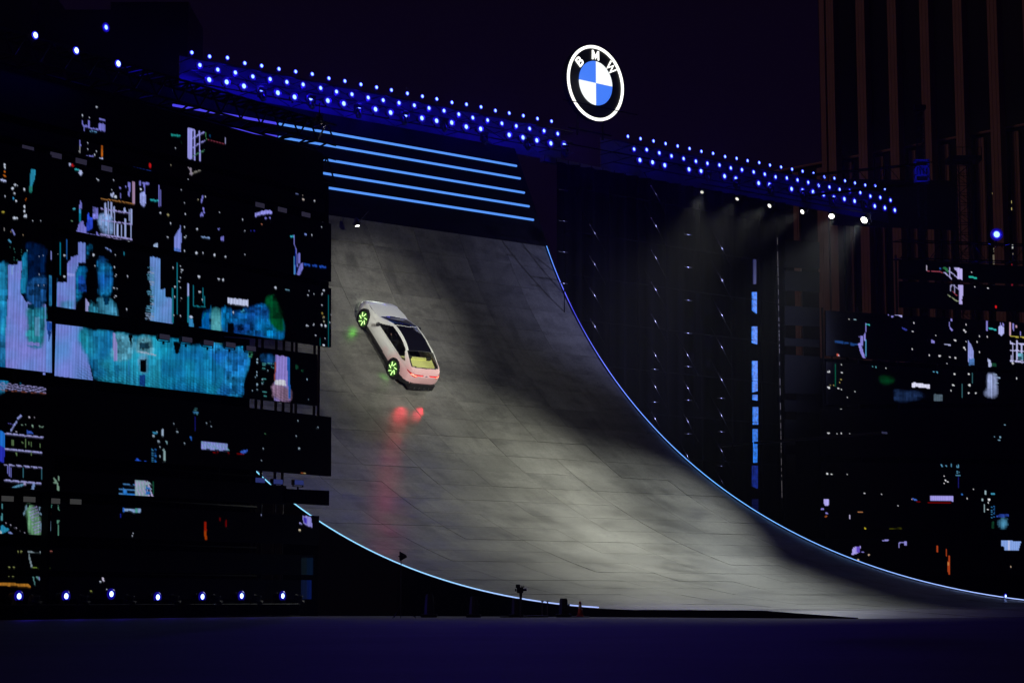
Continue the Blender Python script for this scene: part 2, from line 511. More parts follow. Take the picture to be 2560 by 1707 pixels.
AXF = np.array([D, UP, N])                 # frame of things that face the audience
def lattice(m, a, b, back, h, step, r):
    """zig-zag between two long bars a..b and the same bars moved by back / down by h"""
    L = np.linalg.norm(b - a); n = max(1, int(L / step)); t = (b - a) / n
    for i in range(n):
        p, q = a + t * i, a + t * (i + 1)
        m.tube(p, q + back, r, 4, cap=False); m.tube(p, p + back, r, 4, cap=False)
        m.tube(p + h, (q if i % 2 else p) + h + back, r, 4, cap=False)
        m.tube(p if i % 2 else q, (q if i % 2 else p) + h, r, 4, cap=False)

for rows_, side, ext in ((left_rows, 'long left', -0.1), (right_rows, 'shorter right', 0.8)):
    ends = []
    for r_ in rows_:
        ends.append((fp(*r_[0]), fp(*r_[-1])))
    base = ends[2][0]
    tr = thing('lighting_truss', base, '%s black lighting truss carrying three rows of blue lamps %s the round emblem' % (side, 'left of' if side[0] == 'l' else 'right of'), 'truss')
    x0 = min(float((e[0] - base) @ D) for e in ends) - ext
    x1 = max(float((e[1] - base) @ D) for e in ends) + 0.8
    zz = [float(np.mean([e[0][2], e[1][2]])) for e in ends]
    bars = []
    for z in zz:
        a = D * x0 + UP * (z - 0.22 - base[2]) - N * 0.22
        b = D * x1 + UP * (z - 0.22 - base[2]) - N * 0.22
        bars.append((a, b))
        MB().tube(a, b, 0.035, 6).build('lamp_bar', DARK_STEEL, tr)
        MB().tube(a - N * 1.0, b - N * 1.0, 0.04, 6).build('rear_chord', DARK_STEEL, tr)
    lat = MB()
    for (a, b), (a2, b2) in zip(bars[:-1], bars[1:]):
        lattice(lat, a, b, -N * 1.0, UP * (a2 - a)[2], 1.4, 0.02)
    o = lat.build('lattice', DARK_STEEL, tr); tag(o, kind='stuff')
    # cloth added behind the lamps, pale enough to show their blue glow
    zmid = (bars[0][0][2] + bars[2][0][2]) / 2
    MB().box(D * (x0 + x1) / 2 + UP * zmid - N * 1.15, ((x1 - x0) / 2, (bars[0][0][2] - bars[2][0][2]) / 2 + 0.28, 0.02), AXF).build('glow_cloth', plain('lamp_glow_cloth', (0.18, 0.18, 0.20), 0.85, noise=0.3, scale=1.5), tr)

LAMP_ROT = frame(D, UP, N)
def lamp_meshes():
    h = MB()
    h.lathe([(0.05, -0.34), (0.085, -0.30), (0.10, -0.12), (0.112, 0.0), (0.112, 0.02), (0.098, 0.02), (0.098, 0.0)], 12)
    h.box((0.125, -0.02, -0.12), (0.008, 0.12, 0.02)); h.box((-0.125, -0.02, -0.12), (0.008, 0.12, 0.02)); h.box((0, -0.14, -0.12), (0.133, 0.01, 0.02))
    h.box((0, -0.18, -0.14), (0.03, 0.04, 0.03))
    l = MB(); l.lathe([(0.098, 0.0), (0.07, 0.018), (0.0, 0.026)], 12)
    return h.mesh('housing', PLASTIC, True), l.mesh('lens', BLUE_LENS, True)
LH, LL = lamp_meshes()
def halo_meshes():  # emissive rings added to imitate the glow round each lens
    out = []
    for r0, r1, mt in ((0.099, 0.135, HALO_IN), (0.137, 0.20, HALO_OUT)):
        m = MB(); m.lathe([(r0, 0.012), (r1, 0.006), (r1, -0.02), (r0, -0.02), (r0, 0.012)], 14, cap=False); out.append(m.mesh('painted_halo', mt, True))
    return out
HALO = halo_meshes()
def place_lamp(P, label, group, rot=LAMP_ROT, s=1.0, lens=None, name='stage_lamp', halo=2):
    t = thing(name, P, label, 'stage lamp', group, rot)
    t.scale = (s, s, s)
    link(bpy.data.objects.new('housing', LH), t)
    link(bpy.data.objects.new('lens', lens or LL), t)
    for k in range(halo): link(bpy.data.objects.new('painted_halo', HALO[k]), t)
    return t
ROWN = ('top', 'middle', 'bottom')
for rows_, side in ((left_rows, 'long left'), (right_rows, 'right')):
    for ri, r_ in enumerate(rows_):
        e0, e1 = fp(*r_[0]), fp(*r_[-1])
        for i, q in enumerate(r_):
            P = fp(*q)
            place_lamp(P, '%s blue lamp from the left in the %s row of the %s truss' % (ORD[i], ROWN[ri], side), 'blue lamps on the light trusses', s=(0.74, 0.84, 1.04)[ri], halo=(1, 2, 2)[ri])

def blue_spot(P, target, energy, size=70, blend=0.6, col=(0.07, 0.015, 1.0), radius=0.15, name='blue_beam'):
    d = bpy.data.lights.new(name, 'SPOT'); d.energy = energy; d.color = col
    d.spot_size = math.radians(size); d.spot_blend = blend; d.shadow_soft_size = radius
    o = bpy.data.objects.new(name, d); o.location = Vector(P)
    o.rotation_euler = (Vector(target) - Vector(P)).to_track_quat('-Z', 'Y').to_euler()
    return link(o)
def blue_point(P, energy, col=(0.012, 0.004, 1.0), radius=0.12):
    d = bpy.data.lights.new('lamp_light', 'POINT'); d.energy = energy; d.color = col; d.shadow_soft_size = radius
    o = bpy.data.objects.new('lamp_light', d); o.location = Vector(P)
    return link(o)
# the lamps' own light: one real lamp for every few fixtures
for i in range(0, 24, 2):
    blue_point(fp(*left_rows[1][i]) + N * 0.15 - UP * 0.3, (55 if i < 12 else 38))
for i in range(0, 24, 3):
    blue_point(fp(*right_rows[1][i]) + N * 0.15 - UP * 0.3, 13)
for i, tx in ((2, -22), (9, -11), (16, 2), (22, 14)):
    P = fp(*left_rows[2][i]) + N * 0.3
    blue_spot(P, (tx, 20.0, 0), 1250, 34)
for i, tx in ((3, 10), (12, 24)):
    P = fp(*right_rows[2][i]) + N * 0.3
    blue_spot(P, (tx, 24.0, 0), 1200, 34)

# ------------------------------------------------------------------ moving heads hanging below the bottom row
def moving_head(P, label, group, pitch=0.9, yaw=0.0, lens_m=None, s=1.0, cat='moving light'):
    t = thing('moving_head', P, label, cat, group, frame(D, UP, N))
    t.scale = (s, s, s)
    MB().box((0, 0.16, 0), (0.17, 0.05, 0.13)).build('base', PLASTIC, t)
    y = MB(); y.box((0, 0.10, 0), (0.19, 0.02, 0.06)); y.box((0.18, -0.06, 0), (0.02, 0.16, 0.06)); y.box((-0.18, -0.06, 0), (0.02, 0.16, 0.06))
    y.build('yoke', PLASTIC, t)
    h = MB(); h.lathe([(0.07, -0.22), (0.13, -0.18), (0.14, 0.0), (0.125, 0.2), (0.115, 0.205)], 12)
    hd = h.build('head', PLASTIC, t, True, loc=(0, -0.17, 0), rot=Matrix.Rotation(yaw, 3, 'Y').to_euler())
    hd.rotation_euler = (pitch, yaw, 0)
    l = MB(); l.lathe([(0.105, 0.208), (0.06, 0.222), (0.0, 0.226)], 12)
    l.build('lens', lens_m or GREY, hd, True)
    return t
heads = [(655,232),(778,252),(896,274),(1010,292),(1110,309),(1210,342),(1318,356),(1412,375)]
for i, q in enumerate(heads):
    moving_head(fp(*q), '%s unlit moving light from the left hanging under the long left truss' % ORD[i], 'moving lights hanging under the trusses', 0.8 + 0.5 * rng.random(), 0.6 - 1.0 * rng.random())
heads = [(1769,437),(1842,459),(1927,472),(2008,486),(2080,503),(2160,512)]
for i, q in enumerate(heads):
    moving_head(fp(*q), '%s unlit moving light from the left hanging under the right truss' % ORD[i], 'moving lights hanging under the trusses', 0.8 + 0.5 * rng.random(), 0.6 - 1.0 * rng.random())

# white spots that light the ramp, below the right truss
WS = [(1755, 480.5), (1843, 497.5), (1924, 514.5), (2006, 529.5), (2079, 540.5), (2160.5, 550)]
WTGT = [(1480, 1420), (1270, 1250), (1040, 1160), (890, 1130), (1720, 1490), (1440, 1300)]
SPB = -(14.15 - 8.8) * SC                # the spot bar hangs well in front of the lamp rows
_fp0 = fp
def fp(px, py, back=0.0): return _fp0(px, py, SPB)
wt = thing('spot_bar', fp(*WS[0]) + UP * 0.35, 'thin dark bar under the right truss holding six white spots', 'truss')
MB().tube((0, 0, 0), fp(*WS[-1]) + UP * 0.35 - fp(*WS[0]) - UP * 0.35 + D * 0.5, 0.03, 6).build('bar', DARK_STEEL, wt)
WE = [3500, 3600, 5600, 4800, 4200, 8200]
WSZ = [40, 42, 42, 34, 34, 36]
WSC = [0.75, 0.85, 1.0, 1.05, 1.25, 1.6]
WEM = [0.8, 1.0, 1.6, 3.0, 8.0, 12.0]
for i, q in enumerate(WS):
    P = fp(*q)
    tg = ramp_pt(*ramp_hit(*WTGT[i]))
    d = Vector(tg - P).normalized()
    rot = d.to_track_quat('Z', 'Y').to_euler()
    t = thing('white_spot', P, '%s white spot from the left on the bar under the right truss' % ORD[i], 'spotlight', 'white spots under the right truss', rot)
    t.scale = (WSC[i],) * 3
    link(bpy.data.objects.new('housing', LH), t)
    ml = MB(); ml.lathe([(0.098, 0.0), (0.07, 0.018), (0.0, 0.026)], 12); ml.build('lens', glow('white_lens', (1.0, 0.98, 0.86), WEM[i], False), t, True)
    blue_spot(P + np.array(d) * 0.1, tg, WE[i], WSZ[i], 1.0, (0.99, 1.0, 0.85) if i < 4 else (0.95, 1.0, 0.93), 0.12, 'white_beam')

fp = _fp0
# ------------------------------------------------------------------ pictures shown on the LED screens (what the city film shows)
class Canvas:
    """a picture in survey pixels; k = cells per survey pixel"""
    def __init__(self, x0, y0, x1, y1, k=0.5):
        self.x0, self.y0, self.k = x0, y0, k
        self.w, self.h = int((x1 - x0) * k), int((y1 - y0) * k)
        self.a = np.zeros((self.h, self.w, 3), np.float32)
        self.ox = self.oy = 0.0; self.s = 1.0
        base = rng.random((self.h, self.w)).astype(np.float32)
        n = base.copy()
        for r in (2, 4, 8):
            n += r * 0.5 * np.kron(rng.random((self.h // r + 1, self.w // r + 1)), np.ones((r, r)))[:self.h, :self.w]
        self.noise = ((n - n.min()) / (n.max() - n.min())).astype(np.float32)
        b = np.kron(rng.random((self.h // 12 + 2, self.w // 12 + 2)), np.ones((12, 12)))
        for _ in range(4):
            b = (b + np.roll(b, 4, 0) + np.roll(b, -4, 0) + np.roll(b, 4, 1) + np.roll(b, -4, 1)) / 5
        b = b[:self.h, :self.w]
        self.blot = ((b - b.min()) / (b.max() - b.min())).astype(np.float32)
        v = np.kron(rng.random((self.h // 28 + 2, self.w // 2 + 2)), np.ones((28, 2)))
        for _ in range(6):
            v = (v + np.roll(v, 9, 0) + np.roll(v, -9, 0)) / 3
        v = v[:self.h, :self.w]
        self.vst = ((v - v.min()) / (v.max() - v.min())).astype(np.float32)
    def use(self, ox, oy, s):
        self.ox, self.oy, self.s = ox, oy, s
        return self
    def tr(self, pts):
        p = np.asarray(pts, float)
        return np.stack([(self.ox + p[:, 0] / self.s - self.x0) * self.k, (self.oy + p[:, 1] / self.s - self.y0) * self.k], 1)
    def mask(self, q, box=None):
        bb = q if box is None else box
        x0 = max(int(bb[:, 0].min()) - 1, 0); x1 = min(int(bb[:, 0].max()) + 2, self.w)
        y0 = max(int(bb[:, 1].min()) - 1, 0); y1 = min(int(bb[:, 1].max()) + 2, self.h)
        if x1 <= x0 or y1 <= y0: return None
        yy, xx = np.mgrid[y0:y1, x0:x1] + 0.5
        if box is not None:
            nz = self.noise[y0:y1, x0:x1]; bz = self.blot[y0:y1, x0:x1]
            xx = xx + (nz - 0.5) * 7 + (bz - 0.5) * 8; yy = yy + (np.roll(nz, 5, 1) - 0.5) * 9 + (bz - 0.5) * 10
        ins = np.zeros(xx.shape, bool)
        n = len(q)
        for i in range(n):
            ax, ay = q[i]; bx, by = q[(i + 1) % n]
            if ay == by: continue
            c = (ay > yy) != (by > yy)
            ins ^= c & (xx < (bx - ax) * (yy - ay) / (by - ay) + ax)
        return (slice(y0, y1), slice(x0, x1)), ins
    def poly(self, pts, col, tex=0.0, blot=0.0, col2=None):
        q = self.tr(pts)
        soft = tex >= 0.2 and (np.ptp(q[:, 0]) > 12 and np.ptp(q[:, 1]) > 12)
        if soft:
            pad = np.array([[q[:, 0].min() - 16, q[:, 1].min() - 16], [q[:, 0].max() + 16, q[:, 1].max() + 16]])
            r = self.mask(np.concatenate([q, q[:1]]), pad)
        else:
            r = self.mask(q)
        if r is None: return self
        sl, ins = r
        c = np.ones(ins.shape + (3,), np.float32) * np.array(col, np.float32)
        if col2 is not None:
            m = self.blot[sl][..., None]
            c = c * (1 - m) + np.array(col2, np.float32) * m
        if tex: c = c * np.clip(1 + 2.6 * tex * (self.noise[sl][..., None] - 0.52), 0.02, 2)
        if blot: c = c * np.clip(1 - blot + 2 * blot * (self.blot[sl][..., None] - 0.1), 0, 2)
        if soft:
            c = c * (0.62 + 0.72 * self.vst[sl][..., None]) * (0.62 + 0.7 * self.blot[sl][..., None])
            al = ins.astype(np.float32)
            for k_ in (1, 2, 3, 5, 2, 1):
                s_ = al.copy()
                for ax_ in (0, 1):
                    for sh in (k_, -k_):
                        s_ += np.roll(al, sh, ax_)
                al = s_ / 5
            streak = np.roll(self.noise, 7, 1)[sl] * 0.5 + self.noise[sl] * 0.5
            al = np.clip((al - 0.5) * 2.6 + 0.5 + (streak - 0.5) * 1.5 * (1 - np.abs(2 * al - 1)) , 0, 1)[..., None]
            self.a[sl] = self.a[sl] * (1 - al) + c * al
        else:
            self.a[sl][ins] = c[ins]
        return self
    def rect(self, x0, y0, x1, y1, col, **k): return self.poly([(x0, y0), (x1, y0), (x1, y1), (x0, y1)], col, **k)
    def line(self, x0, y0, x1, y1, w, col, **k):
        d = np.array([x1 - x0, y1 - y0], float); d /= np.linalg.norm(d) + 1e-9; n = np.array([-d[1], d[0]]) * w / 2
        p, q = np.array([x0, y0]), np.array([x1, y1])
        return self.poly([p + n, q + n, q - n, p - n], col, **k)
    def dot(self, x, y, w=12, h=None, col=(.9, .9, .95)):
        h = h or w
        return self.poly([(x + w / 2 * math.cos(t), y + h / 2 * math.sin(t)) for t in np.linspace(0, 2 * math.pi, 9)[:-1]], col)
    def dots(self, l, w=12, col=(.9, .9, .95)):
        for q in l: self.dot(q[0], q[1], q[2] if len(q) > 2 else w, None, col)
        return self
    def lines(self, l, w, col):
        for q in l: self.line(*q[:4], q[4] if len(q) > 4 else w, col)
        return self
    def sample(self, px):
        x = np.clip(((px[..., 0] - self.x0) * self.k).astype(int), 0, self.w - 1)
        y = np.clip(((px[..., 1] - self.y0) * self.k).astype(int), 0, self.h - 1)
        return self.a[y, x]

LIL = (.27, .245, .74); WHI = (.70, .72, 1.0); TEA = (.0, .26, .36); CYA = (.05, .42, .75); BLU = (.01, .05, .50); GRN = (.02, .22, .16)
ORA = (.75, .16, .01); RED = (.7, .01, .01); PNK = (.6, .35, .5); BLK = (0, 0, 0); DGR = (.005, .045, .02); NAV = (.0, .05, .22)
C = Canvas(-60, 200, 850, 1520, 0.55)
# top bands
C.use(0, 240, 5.6)
C.lines([(1152,345,1160,410,14),(1175,420,1178,485,16),(1245,350,1243,420,18),(1250,450,1375,472,18),(1380,320,1475,343,18)], 12, LIL)
C.poly([(1165,400),(1250,420),(1250,448),(1165,428)], LIL).poly([(1375,385),(1472,395),(1472,497),(1375,478)], LIL).line(1262,490,1355,508,9,(.2,.5,.8))
C.dots([(1352,152,22),(1155,275),(1247,297),(1322,825,25),(1350,775,18),(1230,655,9),(1230,750,9),(1303,752,9),(1408,1058,10)])
C.line(1122,595,1125,700,22,LIL).line(1125,700,1112,790,20,(.45,.42,.4)).poly([(1412,680),(1450,680),(1445,860),(1412,860)], ORA, tex=.5).poly([(1392,868),(1450,858),(1450,900)], WHI).line(1215,840,1305,845,16,LIL)
C.line(970,935,985,980,24,WHI).dot(1020,968,40,40,RED).line(1035,1020,1110,1040,18,(.05,.6,.6)).dot(1130,1072,54,80,WHI)
C.line(1690,970,2120,1058,12,(.02,.06,.35)).dot(2102,975,30,70,RED)
C.poly([(425,1032),(500,1032),(490,1150),(455,1260),(412,1265),(420,1150)], (.03,.35,.5), tex=.2).poly([(412,1265),(455,1260),(440,1350),(412,1350)], GRN, tex=.5)
C.dots([(65,965,34),(67,1003,28),(178,1297,30),(200,1363,28),(73,1408,26),(342,1308,32),(342,1545,34),(225,1467,24),(210,1245,26),(242,1250,24)]).dots([(58,1062,26),(372,1435,22),(358,1455,22)],20,ORA).line(40,1110,85,1130,16,ORA).line(10,1172,88,1195,30,WHI).dot(190,1430,22,26,CYA)
C.line(1410,1310,1410,1435,8,RED).lines([(1410,1437,1640,1470,12),(1640,1470,1870,1510,12)],10,(.55,.22,.05)).line(1872,1200,1870,1505,28,PNK)
C.poly([(1960,1375),(2000,1340),(2048,1375),(2050,1500),(2003,1555),(1962,1500)], (.5,.52,1.), tex=.3).lines([(2016,1225,2018,1350,12),(1985,1222,2085,1228,24),(1962,1190,1962,1250,36)],10,LIL).dot(1975,1305,30)
C.line(2095,1455,2220,1468,22,(.03,.5,.5)).line(2225,1245,2225,1550,14,LIL).line(2250,1255,2248,1550,9,LIL)
C.dot(1568,1388,46,60,WHI).dot(1590,1365,20,50,WHI).dots([(1615,1412,34),(1355,1153,12),(1373,1173,16),(1467,1178,9),(1597,1178,10),(1563,1318,12)]).line(1675,1275,1700,1308,20,LIL).lines([(1805,1215,1812,1300,26),(1812,1300,1800,1400,22),(1688,1360,1688,1440,16),(1758,1250,1758,1285,20)],10,LIL)
C.use(400, 240, 5.6)
C.poly([(385,445),(490,465),(490,485),(450,492),(446,890),(392,880)], (.5,.45,1.)).lines([(486,480,490,905,18),(553,490,558,920,18),(450,600,620,505,16),(450,730,625,622,13)],14,(.5,.45,1.)).line(450,850,620,760,11,(.1,.3,.15)).line(640,510,642,608,10,(.08,.3,.1)).line(650,610,910,675,7,(.35,.05,.08)).line(910,580,912,672,12,(.5,.45,.7))
C.line(152,542,280,560,24,(.02,.42,.34)).dots([(215,730,14),(395,1165,12),(345,1497,16),(300,1322,12)]).dots([(150,967,20),(532,1450,18)],14,(.6,.5,.3)).poly([(390,1000),(445,1010),(458,1110),(405,1095),(425,1060)], (.45,.35,.4)).line(460,1080,565,1040,18,(.3,.26,.2))
C.poly([(580,1400),(612,1390),(605,1440),(570,1505)], LIL).dot(636,1405,18).dot(1920,1358,44,30,(.3,.35,.7)).dots([(2003,1445,24),(2162,1470,24),(1998,1393,12)],20,(.9,.7,.55))
C.dots([(300,655,14),(290,640,12)],10,DGR).dot(705,560,20,50,(.0,.06,.15))
# row above the bright bands
C.use(0, 500, 5.6)
C.poly([(1128,0),(1142,60),(1140,122),(1112,122),(1114,60)], LIL).line(1120,128,1120,190,28,CYA).line(1122,190,1122,310,20,TEA).poly([(1120,310),(1165,295),(1180,370),(1210,380),(1210,475),(1070,455),(1080,400)], LIL, tex=.15)
C.poly([(1230,170),(1260,240),(1300,260),(1300,390),(1210,440),(1215,330)], (.03,.08,.7), tex=.5).line(1210,470,1390,515,14,LIL).line(1350,450,1385,515,22,LIL)
C.poly([(1405,240),(1600,240),(1600,490),(1405,480)], (.20,.30,.50), tex=.9).poly([(1305,90),(1380,120),(1370,265),(1300,260)], LIL, tex=.8)
C.lines([(1413,210,1410,480,18),(1475,40,1485,230,26),(1520,20,1520,480,24),(1555,30,1556,240,18),(1600,90,1602,490,14),(1740,110,1745,160,26),(1755,260,1755,530,20),(1808,130,1805,300,12),(1840,120,1838,550,18),(1645,340,1650,510,26),(1700,350,1702,520,24)],14,(.55,.60,.95))
C.lines([(1410,120,1855,192,14),(1410,280,1855,340,16),(1400,478,1855,552,20)],14,(.5,.42,.8)).lines([(1400,518,1470,525,14),(1490,527,1548,530,16),(1590,545,1650,550,16),(1665,552,1700,560,14)],12,(.4,.3,.6)).dot(1800,590,26)
C.dots([(342,92,36),(342,160,34),(355,225,52),(200,252,34),(230,255,28),(457,290,24),(568,290,18),(2243,180,22),(2253,350,12)]).dot(40,168,34,34,(.6,.45,.05)).dot(1040,125,40,26,(.1,.6,.7)).dot(1010,288,20,14,(.2,.4,.2)).line(170,415,210,490,20,(.3,.3,.7)).line(52,385,55,430,12,(.4,.35,.3)).line(120,555,150,595,20,(.1,.4,.6)).dots([(318,488,14),(150,440,8)],10,(.6,.4,.2)).poly([(2155,610),(2210,605),(2210,685),(2150,675)], (.5,.6,.8))
C.use(400, 500, 5.227)
C.poly([(1245,172),(1330,145),(1400,130),(1462,140),(1462,178),(1330,190),(1247,218)], (.45,.40,1.), tex=.15).dots([(1383,235,28),(1437,232,24)],20,LIL).line(572,92,577,175,18,LIL).poly([(520,215),(540,150),(572,185),(565,210)], LIL).poly([(275,320),(284,500),(272,700),(190,685),(195,470),(240,390)], (.30,.34,.85), tex=.1).poly([(190,620),(272,640),(268,698),(192,686)], (.1,.2,.6), tex=.6)
C.line(532,478,650,498,16,(.35,.5,.8)).poly([(785,490),(835,465),(840,530),(795,535)], LIL).lines([(1750,455,1754,580,10),(1754,580,1775,620,10),(1775,620,1780,700,12),(1790,700,1795,870,14),(1818,690,1816,830,30)],10,LIL).line(1702,474,1752,480,22,(.05,.55,.65)).line(1753,735,1755,978,18,(.12,.4,.75)).line(1775,640,1775,960,8,BLU)
C.poly([(1840,830),(1875,818),(1870,900),(1820,990),(1785,980),(1810,900)], LIL, tex=.15).lines([(1880,838,1960,850,26),(1990,855,2050,860,24),(2080,865,2168,878,26)],20,(.02,.09,.5)).dot(1902,447,34,20,(.3,.4,.9))
C.dots([(478,690,24),(563,692,22),(712,716,28),(858,743,24),(318,350,14),(343,468,18),(323,490,12),(318,665,14),(137,305,14),(103,483,26),(483,380,26),(1102,404,14),(1105,710,12),(778,155,12),(1080,255,18),(325,180,16),(347,155,16),(321,40,14),(1985,456,14),(2017,14,20),(2127,268,18),(2117,356,8)]).dot(107,195,24,22,(.6,.5,.2)).dots([(1190,402,22),(1235,402,26)],20,(.02,.02,.25)).dots([(765,378,22)],20,(.25,.25,.7)).dot(1328,318,18,12,(.6,.2,.1))
# bright band one: inverted towers
C.use(0, 500, 5.6)
C.poly([(690,1050),(790,1080),(805,1150),(810,1495),(690,1475)], (.01,.13,.42), tex=.5, col2=(.05,.34,.5))
C.poly([(1200,605),(1320,632),(1240,800),(1190,930),(1170,1060),(1150,1200),(1085,1540),(1060,1530),(1060,1010),(1100,900),(1200,880)], (.0,.14,.42), tex=.5, col2=(.01,.28,.48))
C.poly([(1097,586),(1200,605),(1200,880),(1100,880),(1060,1010),(1060,1530),(805,1490),(805,1150),(945,1150),(945,900),(1000,800),(1095,770)], LIL, tex=.10, col2=(.22,.40,.85)).poly([(805,1370),(1060,1400),(1060,1530),(805,1490)], (.12,.36,.66), tex=.2).line(945,1040,1035,1050,40,(.45,.48,1.))
C.poly([(1385,740),(1480,830),(1572,870),(1570,1390),(1400,1370),(1385,1000)], (.01,.09,.48), tex=.6, col2=(.01,.28,.5)).poly([(1360,1385),(1585,1395),(1700,1700),(1360,1700)], (.01,.22,.32), tex=.4, col2=(.08,.32,.46)).poly([(1090,1060),(1160,1050),(1210,1190),(1210,1280),(1090,1290)], (.01,.08,.4), tex=.7)
C.poly([(1200,1365),(1345,1430),(1345,1640),(1200,1640)], (.03,.26,.36), tex=.6).poly([(1200,1370),(1240,1440),(1225,1640),(1200,1640)], (.5,.45,.8)).poly([(1430,1300),(1540,1390),(1520,1460),(1460,1470)], (.0,.04,.1), tex=.7)
C.line(845,540,840,1050,9,TEA).line(941,555,938,835,22,(.02,.14,.45)).poly([(712,715),(738,725),(735,830),(708,840)], (.3,.3,.7)).dots([(793,566,22),(775,588,18),(765,748,20),(805,750,18),(910,772,26),(785,860,20),(765,885,18),(905,1068,30),(1312,768,26),(1632,752,18),(1612,770,16),(1605,937,14),(1628,1046,16),(1610,1068,12),(1600,1230,18),(1640,1238,18),(1622,1340,18),(1604,1362,14),(1770,903,14),(1786,1070,14),(1770,1105,12),(1765,1357,12),(1778,1528,18),(1888,1545,16),(1325,920,10)]).line(1480,668,1560,715,14,(.3,.4,.8)).line(1740,718,1740,770,12,(.02,.3,.4))
C.poly([(2108,790),(2236,815),(2236,1260),(2306,1240),(2310,1355),(2420,1375),(2410,1750),(2090,1750),(2145,1400),(2100,1100)], (.12,.42,.75), tex=.12, col2=(.28,.36,.85))
for yy in range(800, 1740, 34):
    C.line(2050 + 60 * rng.random() - (60 if yy > 1350 else 0), yy + 140, 2160, yy + 150, 12 + 10 * rng.random(), (.12, .36, .5) if rng.random() < .6 else (.35, .45, .6))
C.use(400, 500, 5.227)
C.lines([(370,1240,372,1600,22),(228,800,220,1490,9),(435,1110,436,1390,9),(565,1140,565,1340,7),(585,1250,587,1400,6),(435,1385,600,1392,10),(165,1150,160,1610,24)],10,(.01,.25,.30)).poly([(360,1095),(382,1095),(384,1250),(360,1250)], (.5,.55,.95))
C.dots([(290,910,22),(278,940,16),(268,860,14),(272,1015,14),(245,1060,14),(200,1132,18),(268,1140,24),(192,1265,16),(283,1278,16),(273,1308,14),(180,1500,22),(268,1510,26),(508,1000,26),(520,1197,28),(165,884,14),(765,1032,20),(828,1043,28),(555,1305,20),(1510,1147,28),(1943,1183,14),(2014,1233,12),(1933,1240,10),(2120,1230,22),(2140,1180,18),(2117,1375,16),(2240,1497,16)]).line(1635,1168,1695,1174,10,(.25,.5,.6)).dots([(2123,1477,24),(2137,1530,20)],20,(.45,.3,.05))
C.poly([(600,1400),(680,1390),(690,1760),(540,1740),(560,1600)], (.0,.10,.32), tex=.7).poly([(820,1440),(1000,1420),(1180,1330),(1400,1400),(1600,1560),(1640,1860),(1300,1820),(820,1740)], (.01,.07,.42), tex=.95, col2=(.0,.20,.40)).poly([(1420,1300),(1480,1240),(1560,1380),(1600,1560),(1640,1780),(1520,1700),(1400,1500)], (.0,.08,.02), tex=.9).poly([(1000,1420),(1150,1380),(1250,1450),(1050,1500)], (.0,.12,.10), tex=.9)
C.poly([(680,1400),(815,1420),(815,1895),(680,1880)], (.04,.32,.34), tex=.35, col2=(.12,.45,.45)).poly([(880,1275),(1147,1305),(1147,1385),(880,1350)], (.8,.8,1.)).poly([(885,1600),(965,1610),(965,1850),(890,1840)], BLK).line(2200,1240,2198,1940,9,(.0,.16,.16)).line(2097,1800,2095,1920,6,(.0,.12,.10))
C.use(400, 760, 5.227)
C.poly([(430,40),(545,60),(545,300),(440,290)], BLK).poly([(380,180),(430,200),(435,310),(375,300)], (.05,.32,.6)).dot(405,165,44,30,(.7,.75,.9)).line(560,200,600,110,14,(.0,.25,.3)).dots([(1925,278,22),(2008,270,22),(2115,270,24),(2160,280,30),(2033,405,14),(2140,535,24),(2220,237,14),(1945,527,10),(2117,15,16),(2148,445,12),(955,110,24)]).dots([(2140,175,16),(2143,228,22)],20,(.5,.45,.3)).line(1060,105,1100,75,24,(.05,.35,.5))
for gx in (655, 672, 800, 845): C.rect(gx, 10, gx + 6, 330, (.0, .12, .25), tex=.8)
# bright band two
C.use(0, 760, 5.6)
C.poly([(640,240),(1160,300),(1300,1080),(630,985)], (.30,.32,.86), tex=.08, col2=(.16,.40,.86)).poly([(1110,300),(1600,390),(1700,1130),(1330,1070),(1180,640),(1110,560)], (.01,.22,.58), tex=.40, col2=(.02,.36,.40)).poly([(1580,390),(2400,500),(2400,1230),(1680,1110)], (.03,.40,.66), tex=.22, col2=(.02,.46,.55))
C.poly([(1580,395),(1880,450),(1870,790),(1640,800),(1580,780)], (.10,.36,.45), tex=.9).poly([(1580,400),(1610,400),(1640,560),(1640,790),(1585,790)], (.40,.34,.70)).poly([(1890,450),(2130,480),(2190,720),(1900,700)], (.12,.36,.42), tex=.9).poly([(1950,540),(2080,540),(2100,620),(1960,620)], (.01,.05,.08), tex=.5).line(1930,660,2190,715,18,(.5,.6,.7)).poly([(1945,720),(2070,730),(2060,985),(1945,965)], (.15,.36,.5), tex=.4).poly([(1960,770),(2052,775),(2042,955),(1960,945)], BLK).poly([(1960,985),(2040,985),(2035,1150),(1955,1140)], (.01,.08,.35), tex=.3).poly([(1800,425),(1858,430),(1838,535),(1820,535)], BLK)
C.poly([(655,245),(772,262),(770,375),(655,365)], (.02,.10,.45), tex=.5).poly([(662,365),(730,375),(688,520),(676,520)], (.01,.05,.22)).line(1800,790,1800,1000,16,(.02,.2,.5))
C.use(400, 760, 5.227)
C.poly([(0,440),(1160,600),(1180,760),(1060,1040),(1065,1240),(0,1110)], (.01,.27,.64), tex=.34, col2=(.01,.36,.48)).poly([(560,520),(1220,610),(1160,760),(1080,980),(1060,1230),(700,1180),(860,900)], (.01,.16,.58), tex=.7, col2=(.02,.36,.62)).poly([(165,480),(285,500),(262,560),(236,645),(205,645),(190,560)], BLK).poly([(1150,600),(1215,610),(1210,700),(1150,690)], (.05,.25,.12), tex=.6)
